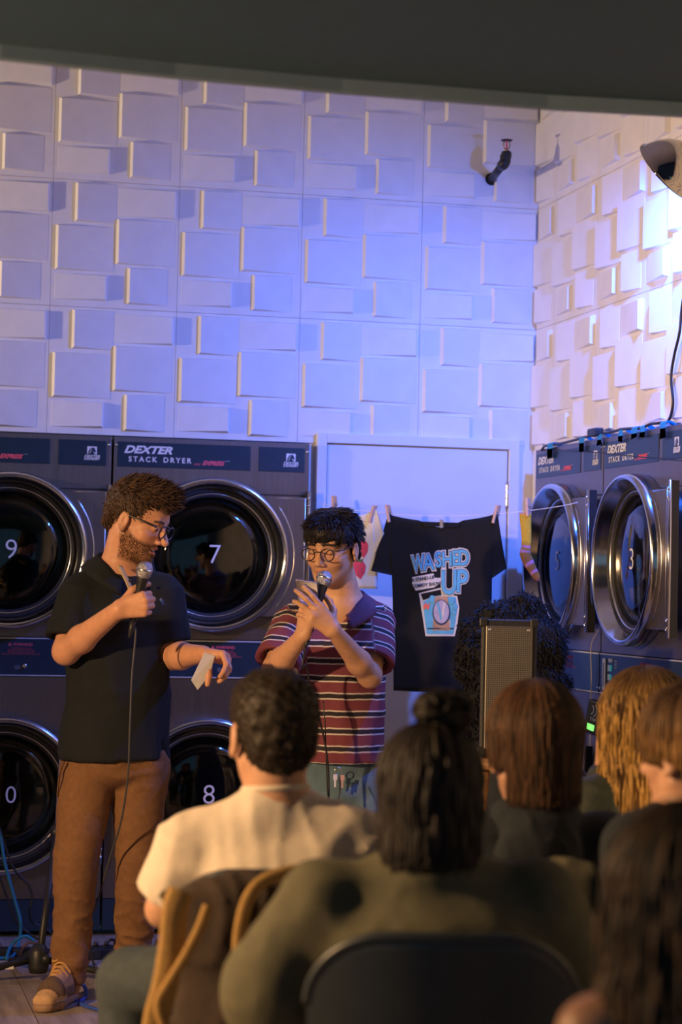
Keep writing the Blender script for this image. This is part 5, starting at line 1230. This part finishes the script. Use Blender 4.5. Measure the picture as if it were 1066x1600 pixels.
    for k_ in range(7):
        l_ = top+e2*(.018+.0085*k_)+e1*.008-n_*.0004; le = wd*(.75 if k_ % 3 else .5)
        tube('written_line', [l_, l_+e1*le*.5+e2*.001, l_+e1*le], .0004, mat('ink', (.25, .22, .30), .8, var=.05), pg, 4)
    tube('ink_mark', [top+e1*.018+e2*.014-n_*.0006, top+e1*.026+e2*.011-n_*.0006, top+e1*.034+e2*.009-n_*.0006], .0014, mat('ink_blue', (.08, .08, .30), .7, var=.05), pg, 5)
    return R_
striped_man()

# ------------------------------------------------------------------ chairs
m_chair = mat('chair_shell', (.030, .040, .050), .38, var=.1, scale=40, bump=.05, bscale=150); m_leg = mat('chair_leg', (.05, .05, .055), .35, .8, var=.1)
def build_chair():
    t = thing('chair', 'chair', 'chair', group='audience chairs')
    # backrest: bent shell, rounded top corners; local +y faces the stage, back towards the camera
    n, m_ = 33, 16; V = []; RC = .13
    for k, off in enumerate((0, .012)):
        for j in range(m_):
            v = j/(m_-1)
            for i in range(n):
                x = .222*math.sin(math.pi/2*(-1+2*i/(n-1))); u = x/.222; c_ = max(0, abs(x)-(.222-RC)); top = .802-(RC-math.sqrt(max(0, RC*RC-c_*c_)))*.85-.010*u*u
                zz = .50+(top-.50)*v; V.append((x*(.94+.06*min(1, v*3)), -.215-.035*(zz-.5)/.3+.055*u*u+off, zz))
    G_ = np.arange(2*m_*n).reshape(2, m_, n); F_ = []
    for j in range(m_-1):
        for i in range(n-1): F_ += [(G_[0, j, i], G_[0, j, i+1], G_[0, j+1, i+1], G_[0, j+1, i]), (G_[1, j, i], G_[1, j+1, i], G_[1, j+1, i+1], G_[1, j, i+1])]
        for i in (0, n-1): F_.append((G_[0, j, i], G_[0, j+1, i], G_[1, j+1, i], G_[1, j, i]) if i == 0 else (G_[0, j, i], G_[1, j, i], G_[1, j+1, i], G_[0, j+1, i]))
    for i in range(n-1): F_ += [(G_[0, m_-1, i], G_[0, m_-1, i+1], G_[1, m_-1, i+1], G_[1, m_-1, i]), (G_[0, 0, i], G_[1, 0, i], G_[1, 0, i+1], G_[0, 0, i+1])]
    br = mesh_np('backrest', np.array(V), np.array(F_), m_chair, t)
    edge = [V[(m_-1)*n+i] for i in range(n)]; tube('edge_roll', [(x, y+.006, z) for x, y, z in edge], .009, m_chair, br, 8, smooth_pts=False)
    bm = bmesh.new(); bx(bm, -.215, .215, -.21, .22, .425, .450, .012); bm_obj('seat', bm, m_chair, t, True)
    for sx in (-1, 1):
        for sy in (-1, 1): tube('leg', [(sx*.175, sy*.17-.0, .43), (sx*.215, sy*.22-.01, .0)], .0125, m_leg, t, 10, smooth_pts=False)
        tube('back_support', [(sx*.16, -.19, .43), (sx*.165, -.215, .52)], .012, m_leg, t, 8, smooth_pts=False)
    return t
CH0 = build_chair(); ch_used = []
def chair(px, depth, label, rz=0.):
    o = CH0 if not ch_used else copy_tree(CH0); ch_used.append(1); p = W(px, depth, 0)
    o.location = (p[0], p[1], 0); o.rotation_euler = (0, 0, -YAW+rz); o['label'] = label; return o

# ------------------------------------------------------------------ the seated audience
def seated(label, D0, head, face, k, nb, sh, el, knees, skin, top_m, leg_m, sleeve=.8, fat=1., collar=None, hwide=.048, top_name='top', seed=50, pel_px=None, nr=.056, loose=.0, long_sleeve=False, wr=None, fold=.005):
    px_p = pel_px or nb[0]; R_ = root_at(label, px_p, D0+.05)
    H = Head(at(*head, D0+.02), face, k=k); nb = at(*nb, D0); S_ = [at(*p, D0) for p in sh]; E_ = [at(*p, D0+dd) for p, dd in zip((q[:2] for q in el), (q[2] for q in el))]
    pel = W(px_p, D0+.03, .545); chest = nb+(pel-nb)*.34; waist = nb+(pel-nb)*.72; lat = unit(S_[1]-S_[0]); hips = [pel+lat*s_*.09-np.array([0, 0, .01]) for s_ in (-1, 1)]
    KN = [np.array(W(a, D0+b, c)) for a, b, c in knees]; AN = [np.array([q[0], q[1], .09])+CF*np.array([1, 1, 0])*.02 for q in KN]
    WR = [e_+unit(kn-e_+np.array([0, 0, .06]))*.235 for e_, kn in zip(E_, KN)] if wr is None else [at(*q[:2], D0+q[2]) for q in wr]
    fine = [(H.c-.13*k, H.c+.13*k, .0036)]+[(w_-.09, w_+.09, .005) for w_ in WR]
    G = Solid(*bbox([H.c+np.array([0, 0, .08]), *S_, *E_, *WR, *KN, *AN, pel], .16), .012, fine=fine)
    H.solid(G, nb, mouth=.0, nr=nr)
    G.ecap(pel, waist, lat, (.13*fat, .10), (.125*fat, .095), .02); G.ecap(waist, chest, lat, (.125*fat, .095), (.145*fat, .095), .02); G.ecap(chest, nb, lat, (.145*fat, .09), (.06, .055), .04)
    for s_, e_, w_ in zip(S_, E_, WR):
        G.cone(nb, s_, .046, .046, .04); G.cone(s_, e_, .046, .038, .03); G.cone(e_, w_, .039, .026, .02)
        hand(G, w_, unit(w_-e_)*.8+CF*.4, -CU+.2*CF, -lat*np.sign((s_-nb)@lat), [(15, 25, 15)]*4, [(.7, .3, .7), (.9, .3, .2), (.9, .3, 0)], k=.95)
    for h_, k_, a_ in zip(hips, KN, AN): G.cone(h_, k_, .070, .050, .03); G.cone(k_, a_, .050, .038, .03)
    body, V, F = figure_mesh('body', G, m_skin, R_, 1); C = np.tile(np.array(skin), (len(V), 1)); C = H.colours(V, C, skin, .0, brow=np.array(skin)*.25); add_col(body, C)
    G = Solid(*bbox([*S_, *E_, nb, pel]+([*WR] if long_sleeve else []), .16), .0095)
    lo_ = loose
    G.ecap(pel-np.array([0, 0, .04]), waist, lat, (.158*fat+lo_, .135+lo_), (.152*fat+lo_, .130+lo_), .02); G.ecap(waist, chest, lat, (.152*fat+lo_, .130+lo_), (.168*fat+lo_, .122+lo_), .02); G.ecap(chest, nb+np.array([0, 0, .012 if collar else -.02]), lat, (.168*fat+lo_*.7, .116), (.070, .066), .05)
    for s_, e_, w_ in zip(S_, E_, WR):
        l_ = s_+(e_-s_)*sleeve; G.cone(nb-np.array([0, 0, .012]), s_, hwide+.008, hwide+.014, .05); G.cone(s_, l_, hwide+.016+lo_*.5, hwide+.022+lo_, .03, flat=not long_sleeve)
        if long_sleeve: G.cone(l_, w_+(e_-w_)*.1, hwide+.020+lo_, .042, .02)
    f1, f2 = sines(seed, .16, 5, (1, 1, .6)), sines(seed+1, .10, 5, (1, 1, .6)); G.ripple(lambda x, y, z: .004*f1(x, y, z)+fold*ridge(f2(x, y, z)))
    if not long_sleeve:
        for s_, e_ in zip(S_, E_): l_ = s_+(e_-s_)*sleeve; dd = unit(e_-s_); G.cone(l_-dd*.035, l_+dd*.05, .048, hwide+.016+lo_, .006, 'sub', flat=True)
    G.cut((0, 0, .47), (0, 0, -1)); G.cone(nb+unit(H.c-nb)*.045, nb+unit(H.c-nb)*.16, nr-.002, nr+.030, .008, 'sub')
    figure_mesh(top_name, G, top_m, R_, 1)
    if collar:
        a = np.linspace(0, 2*np.pi, 33); ux = unit(H.c-nb); l2 = unit(lat-ux*(lat@ux)); f3 = np.cross(ux, l2)
        tube('neck_rib', np.array([nb+ux*.040+l2*(nr+.006)*math.cos(x)+f3*(nr+.006)*math.sin(x) for x in a])-np.array(R_.location), .009, collar, R_, 8, smooth_pts=False)
    G = Solid(*bbox([*hips, *KN, *AN, pel], .13), .011)
    G.ecap(pel+np.array([0, 0, .02]), pel-np.array([0, 0, .02]), lat, (.15*fat, .12), (.15*fat, .12), .02)
    for h_, k_, a_ in zip(hips, KN, AN): G.cone(h_, k_, .088, .074, .03); G.cone(k_, a_-np.array([0, 0, .03]), .072, .058, .02)
    f2 = sines(seed+3, .09, 5); G.ripple(lambda x, y, z: .004*ridge(f2(x, y, z))); G.cut((0, 0, .05), (0, 0, -1)); figure_mesh('trousers', G, leg_m, R_, 1)
    for a_ in AN:
        he = np.array([a_[0], a_[1], 0]); d = unit(CF*np.array([1, 1, 0])); sd = np.array([-d[1], d[0], 0]); q = lambda f, s_, z: he+d*f+sd*s_+np.array([0, 0, z])
        G = Solid(*bbox([q(-.08, .05, 0), q(.24, -.05, .12), q(-.08, -.05, 0), q(.24, .05, .12)], .03), .009)
        G.ecap(q(-.02, 0, .045), q(.13, 0, .042), sd, (.036, .04), (.042, .034), .02); G.ecap(q(.13, 0, .038), q(.185, 0, .032), sd, (.042, .032), (.036, .024), .02, cap=.9); G.cone(q(0, 0, .06), q(0, 0, .11), .04, .04, .02); G.cut((0, 0, .001), (0, 0, -1)); figure_mesh('shoe', G, mat('dark_canvas', (.03, .03, .035), .8, var=.1), R_, 0)
    return R_, H, nb
m_cream = mat('cream_jersey', (.66, .58, .47), .88, var=.06, scale=50, bump=.15, bscale=350)
m_olive = mat('olive_cotton', (.105, .100, .060), .9, var=.12, scale=40, bump=.2, bscale=300); m_blackj = mat('black_fleece', (.014, .020, .028), .95, var=.15, scale=60, bump=.3, bscale=250)
m_green = mat('dark_green_nylon', (.030, .040, .030), .6, var=.15, scale=40, bump=.15, bscale=120); m_dden = mat('dark_denim', (.035, .050, .058), .85, var=.15, scale=50, bump=.2, bscale=300)
def short_hair(R_, H, prims, cuts, col, dark, light, n, ln, rad, seed, jit=.25, umin=-.09, down=.5, curl=.0, lift=.35):
    cap, V_, F_ = hair_cap('hair', H, R_, prims, cuts, col, .0045, .002, seed); N_ = vnormals(V_, F_); q = H.local(V_); r = np.random.RandomState(seed); keep = np.nonzero(q[:, 2] > umin)[0]; pick = r.choice(keep, n); ql = q[pick]
    away = ql*np.array([1, 1, 0]); away /= np.linalg.norm(away, axis=1, keepdims=True)+1e-6; tang = away@H.A*.6-H.U[None]*down*np.clip((.13-ql[:, 2:3])/.06, .1, 1.5)
    tufts('hair_locks', V_[pick]-N_[pick]*.002, tang*(1-curl)+N_[pick]*lift, ln, rad, palette(n, dark, light, seed+1, 1.6), R_, seed=seed+2, jit=jit).parent = cap; return cap
SKH = [((-.014, 0, .037), (.104, .082, .088)), ((.030, 0, .060), (.074, .068, .062)), ((-.048, 0, -.014), (.060, .070, .068))]
SKC = [((.110, 0, -.020), (.060, .12, .075)), ((.035, .09, -.045), (.055, .045, .055)), ((.035, -.09, -.045), (.055, .045, .055)), ((.0, 0, -.150), (.13, .13, .060))]

# man in the cream T-shirt
R_, H, nb = seated('seated man with short dark hair in a cream T-shirt, seen from behind', 4.55, (427, 1146), .93*CF-.30*CR-.10*CU, 1.10, (432, 1262), [(296, 1312), (558, 1306)], [(258, 1420, .02), (612, 1420, .08)],
    [(205, .20, .49), (480, .50, .55)], (.52, .29, .18), m_cream, m_dden, sleeve=.84, fat=1.10, collar=m_cream, seed=50, pel_px=430, nr=.060, loose=.006, wr=[(330, 1450, .28), (540, 1450, .30)])
short_hair(R_, H, SKH, SKC, (.020, .014, .010), (.010, .007, .005), (.075, .045, .022), 6000, .006, .0014, 60, jit=.35, down=.5, lift=.5)
chair(432, 4.44, 'chair with a brown jacket over its back under the man in the cream T-shirt')
# woman with the bun
R_, H, nb = seated('seated person with long black hair and top bun in an olive shirt', 3.72, (672, 1246), .97*CF-.05*CR-.12*CU, .95, (672, 1352), [(505, 1412), (842, 1412)], [(432, 1550, .02), (888, 1530, .06)],
    [(600, .40, .53), (750, .40, .53)], (.42, .26, .18), m_olive, m_dden, sleeve=1.0, fat=1.12, seed=70, loose=.030, hwide=.046, long_sleeve=True, wr=[(560, 1570, .26), (800, 1560, .26)], fold=.003)
r = np.random.RandomState(5)
cap, V_, F_ = hair_cap('hair', H, R_, [((-.014, 0, .036), (.104, .084, .090)), ((-.052, 0, -.045), (.055, .076, .080)), ((-.050, 0, -.095), (.045, .072, .06))], [((.120, 0, -.040), (.085, .13, .110))], (.008, .007, .007), .005, .002, 71)
long_hair('hair_locks', H, 620, (.107, .088, .094), (-.014, 0, .036), lambda p: -.118, palette(620, (.005, .004, .005), (.030, .022, .018), 72, 2.), R_, seed=73, phi=(-2.2, 2.2), wave=.005, hug=.06).parent = cap
bc = H(-.030, .018, .158); n = 150; q = r.normal(size=(n, 3)); q /= np.linalg.norm(q, axis=1, keepdims=True); a = np.linspace(0, 1, 9)
paths = np.zeros((n, 9, 3))
for i in range(n):
    t1 = unit(np.cross(q[i], r.normal(size=3))); R0 = .033*(.6+.5*r.rand())
    for j in range(9): an = (a[j]-.3)*4.2; paths[i, j] = bc+(q[i]*math.cos(an)+t1*math.sin(an))*R0*np.array([1.35, 1.2, .80])+q[i]*.022*a[j]
V_, F_ = tubes_vf(paths, np.broadcast_to(.0034*np.array([.5, 1, 1, 1, 1, 1, .9, .6, .15]), (n, 9)), 5); b_ = mesh_np('bun', V_, F_, m_hair, cap, origin=np.array(R_.location)); add_col(b_, np.repeat(palette(n, (.006, .005, .005), (.03, .022, .016), 8, 2.), 45, axis=0))
tufts('stray_locks', np.tile(bc, (40, 1)), r.normal(size=(40, 3))+np.array([0, 0, .6]), .055, .0016, palette(40, (.01, .008, .007), (.05, .03, .02), 9), R_, seed=10, jit=.1, bend=(.3, 0, -.6), K=7).parent = cap
chair(672, 3.70, 'nearest black chair with rounded back under the person with the bun')
# man with brown hair in black
R_, H, nb = seated('seated man with brown hair in a black hooded jacket, seen from behind', 4.55, (834, 1172), .96*CF-.22*CR-.10*CU, 1.09, (838, 1290), [(748, 1322), (942, 1322)], [(720, 1430, .03), (972, 1430, .06)],
    [(775, .50, .55), (915, .50, .55)], (.46, .25, .16), m_blackj, m_dden, sleeve=1.0, fat=.95, seed=80, loose=.014, long_sleeve=True)
cap, V_, F_ = hair_cap('hair', H, R_, [((-.014, 0, .040), (.102, .082, .086)), ((.030, 0, .058), (.074, .070, .064)), ((-.050, 0, -.035), (.056, .070, .070))], SKC[:3]+[((.0, 0, -.185), (.13, .13, .065))], (.035, .018, .010), .0045, .001, 90)
long_hair('hair_locks', H, 2600, (.106, .085, .090), (-.014, 0, .040), lambda p: -.098 if abs(p) < 1.1 else -.035, palette(2600, (.014, .007, .004), (.13, .060, .026), 91, 1.6), R_, seed=92, phi=(-2.1, 2.1), wave=.002, rad=.0020, K=14, hug=.10).parent = cap
G = Solid(nb-.16, nb+.16, .007); u_ = unit(H.c-nb); G.ell(nb+u_*.022-CF*.02, (.098, .092, .055), None, .02); G.ell(nb-CF*.085+np.array([0, 0, -.045]), (.095, .055, .065), None, .04); f1 = sines(85, .06, 5); G.ripple(lambda x, y, z: .005*ridge(f1(x, y, z))); G.cone(nb+u_*.0, nb+u_*.12, .062, .085, .012, 'sub')
figure_mesh('hood', G, m_blackj, R_, 1)
chair(838, 4.44, 'chair with an olive jacket over its back under the man in black')
# blonde woman
R_, H, nb = seated('seated woman with long blonde hair in a dark green jacket', 5.3, (1004, 1134), .82*CF-.55*CR-.05*CU, 1.07, (1004, 1222), [(925, 1262), (1078, 1262)], [(900, 1370, .05), (1100, 1370, .06)],
    [(950, .46, .54), (1040, .46, .54)], (.58, .33, .22), m_green, m_dden, sleeve=1.0, fat=.85, seed=95, loose=.014, long_sleeve=True, wr=[(948, 1200, .10), (1085, 1300, .25)])
cap, V_, F_ = hair_cap('hair', H, R_, [((-.014, 0, .036), (.104, .084, .088)), ((-.052, 0, -.050), (.052, .074, .080)), ((-.052, 0, -.120), (.040, .072, .07))], [((.120, 0, -.040), (.085, .13, .110))], (.12, .065, .020), .005, .002, 96)
long_hair('hair_locks', H, 2000, (.108, .090, .094), (-.014, 0, .036), lambda p: -.235+.03*math.cos(p*3), palette(2000, (.07, .034, .012), (.72, .42, .11), 97, 1.1), R_, seed=98, phi=(-2.35, 2.35), wave=.005, rad=.0024, K=18, root_col=(.10, .055, .025)).parent = cap
chair(1004, 5.2, 'chair under the woman with long blonde hair')
# person cut by the right edge
R_, H, nb = seated('person with golden brown hair cut off by the right edge beside the blonde woman', 4.1, (1082, 1176), .72*CF-.66*CR-.05*CU, .98, (1078, 1290), [(1000, 1330), (1158, 1330)], [(985, 1440, .05), (1200, 1440, .06)],
    [(1075, .40, .53), (1140, .40, .53)], (.58, .32, .20), m_blackj, m_dden, sleeve=1.0, fat=.85, seed=105, loose=.010, long_sleeve=True)
cap, V_, F_ = hair_cap('hair', H, R_, [((-.014, 0, .040), (.106, .086, .088)), ((.03, 0, .02), (.085, .080, .080)), ((-.050, 0, -.030), (.055, .074, .070))], [((.070, 0, -.110), (.12, .13, .085))], (.10, .055, .020), .005, .002, 106)
long_hair('hair_locks', H, 900, (.110, .090, .092), (-.010, 0, .040), lambda p: -.015-.05*math.cos(p), palette(900, (.05, .024, .009), (.36, .19, .06), 107), R_, seed=108, phi=(-2.9, 2.9), wave=.003, rad=.0028, root_col=(.07, .04, .025)).parent = cap
chair(1100, 4.0, 'chair at the right edge under the person with golden brown hair')
# dark-haired person closest to the camera
R_, H, nb = seated('person with long dark hair and bare shoulders closest at the lower right', 2.62, (1078, 1422), .90*CF-.40*CR-.05*CU, .98, (1082, 1572), [(935, 1622), (1230, 1630)], [(880, 1800, .04), (1290, 1800, .06)],
    [(1000, .46, .54), (1180, .46, .54)], (.40, .22, .14), m_blackj, m_dden, sleeve=.15, fat=.80, seed=115, pel_px=1082, hwide=.0)
cap, V_, F_ = hair_cap('hair', H, R_, [((-.014, 0, .036), (.106, .086, .090)), ((-.052, 0, -.050), (.052, .078, .080)), ((-.050, 0, -.130), (.045, .080, .07))], [((.120, 0, -.040), (.085, .13, .110))], (.010, .008, .007), .006, .002, 116)
long_hair('hair_locks', H, 700, (.112, .094, .096), (-.014, 0, .036), lambda p: -.24, palette(700, (.006, .005, .004), (.10, .055, .030), 117, 2.2), R_, seed=118, phi=(-2.3, 2.3), wave=.007, rad=.0045, K=18, hug=-.10).parent = cap
chair(1084, 2.55, 'chair under the dark-haired person closest to the camera')

# ------------------------------------------------------------------ jackets over the chair backs
def draped(name, label, px0, px1, py0, py1, D0, m, seed, th=.045):
    p = W((px0+px1)/2, D0, 0); t = thing(name, label, 'jacket', (p[0], p[1], 0))
    a, b = at((px0+px1)/2, py0, D0), at((px0+px1)/2, py1, D0); hw = (px1-px0)/2*D0/FPX
    G = Solid(*bbox([a+CR*hw, a-CR*hw, b+CR*hw, b-CR*hw], .10), .009)
    G.ecap(a-np.array([0, 0, .03]), b, CR, (hw*.92, th), (hw, th*1.1), .02, cap=1.); f1, f2 = sines(seed, .12, 5, (1, 1, .5)), sines(seed+1, .09, 5, (1, 1, .3)); G.ripple(lambda x, y, z: .006*f1(x, y, z)+.009*ridge(f2(x, y, z)))
    figure_mesh('jacket_body', G, m, t, 1); return t
m_brownj = mat('brown_canvas', (.040, .026, .018), .9, var=.2, scale=30, bump=.2, bscale=200); m_tan = mat('tan_corduroy', (.40, .24, .075), .9, var=.2, scale=40, stretch=(6, 6, 1), bump=.3, bscale=120)
jk = draped('jacket', 'dark brown jacket with tan edges hung on the chair behind the cream T-shirt', 262, 500, 1372, 1700, 4.15, m_brownj, 130, .05)
O_ = np.array(jk.location)
def strip(pts, w_, par, m, nm, d=4.11, flat=.35):
    P_ = smooth_path([at(x, y, d-.01*dd)-O_ for x, y, dd in pts], 36); V_, F_ = tubes_vf(P_[None], np.full((1, len(P_)), w_*flat), 10, 1/flat); return mesh_np(nm, V_, F_, m, par)
strip([(283, 1392, 4), (274, 1420, 5), (268, 1480, 5), (258, 1540, 6), (245, 1590, 6), (236, 1660, 6)], .026, jk, m_tan, 'front_facing', 4.11)
strip([(372, 1500, 6), (376, 1450, 6), (388, 1405, 6), (410, 1378, 4), (445, 1364, 2), (480, 1360, 0), (505, 1366, 0)], .013, jk, m_tan, 'collar', 4.11, .6)
strip([(372, 1500, 6), (382, 1525, 6), (392, 1540, 6)], .009, jk, m_tan, 'collar_tab', 4.11, .6)
strip([(325, 1415, 5), (312, 1450, 6), (292, 1490, 7), (268, 1530, 7), (248, 1570, 7), (262, 1620, 7)], .010, jk, m_tan, 'strap', 4.11, .6)
draped('jacket', 'olive jacket hung on the chair behind the man in black', 815, 965, 1362, 1640, 4.14, m_olive, 140, .05)

# furry coat on a chair behind the speaker
cc = W(803, 7.36, 0); ch = chair(803, 7.44, 'black chair hidden under the furry coat behind the speaker', .1)
fc = thing('furry_coat', 'black furry coat heaped on a chair behind the speaker', 'coat', (cc[0], cc[1], 0))
G = Solid(*bbox([at(712, 930, 7.36), at(892, 930, 7.36), W(803, 7.36, .46)], .14), .010)
ctr = at(803, 1030, 7.36); G.ecap(at(803, 1040, 7.36), W(803, 7.36, .56), CR, (.172, .075), (.170, .10), .03, cap=2.6); G.ell(at(800, 1020, 7.36), (.175, .085, .165), None, .04); f1 = sines(150, .10, 6); G.ripple(lambda x, y, z: .009*f1(x, y, z)); G.cut((0, 0, .465), (0, 0, -1))
V_, F_ = G.mesh(); m_fur = mat('black_fur', (.010, .012, .016), .9, var=.2, scale=60)
mesh_np('coat_body', V_, F_, m_fur, fc, origin=np.array(fc.location)); N_ = vnormals(V_, F_); r = np.random.RandomState(9); pick = r.choice(np.nonzero(V_[:, 2] > .6)[0], 9000)
o = tufts('fur', V_[pick], N_[pick]*.8-np.array([[0, 0, .35]]), .020, .0022, palette(9000, (.004, .005, .007), (.030, .034, .045), 10, 2.), fc, seed=11, jit=.5, K=4, sides=3, bend=(0, 0, -.3)); tag(o, kind='stuff')
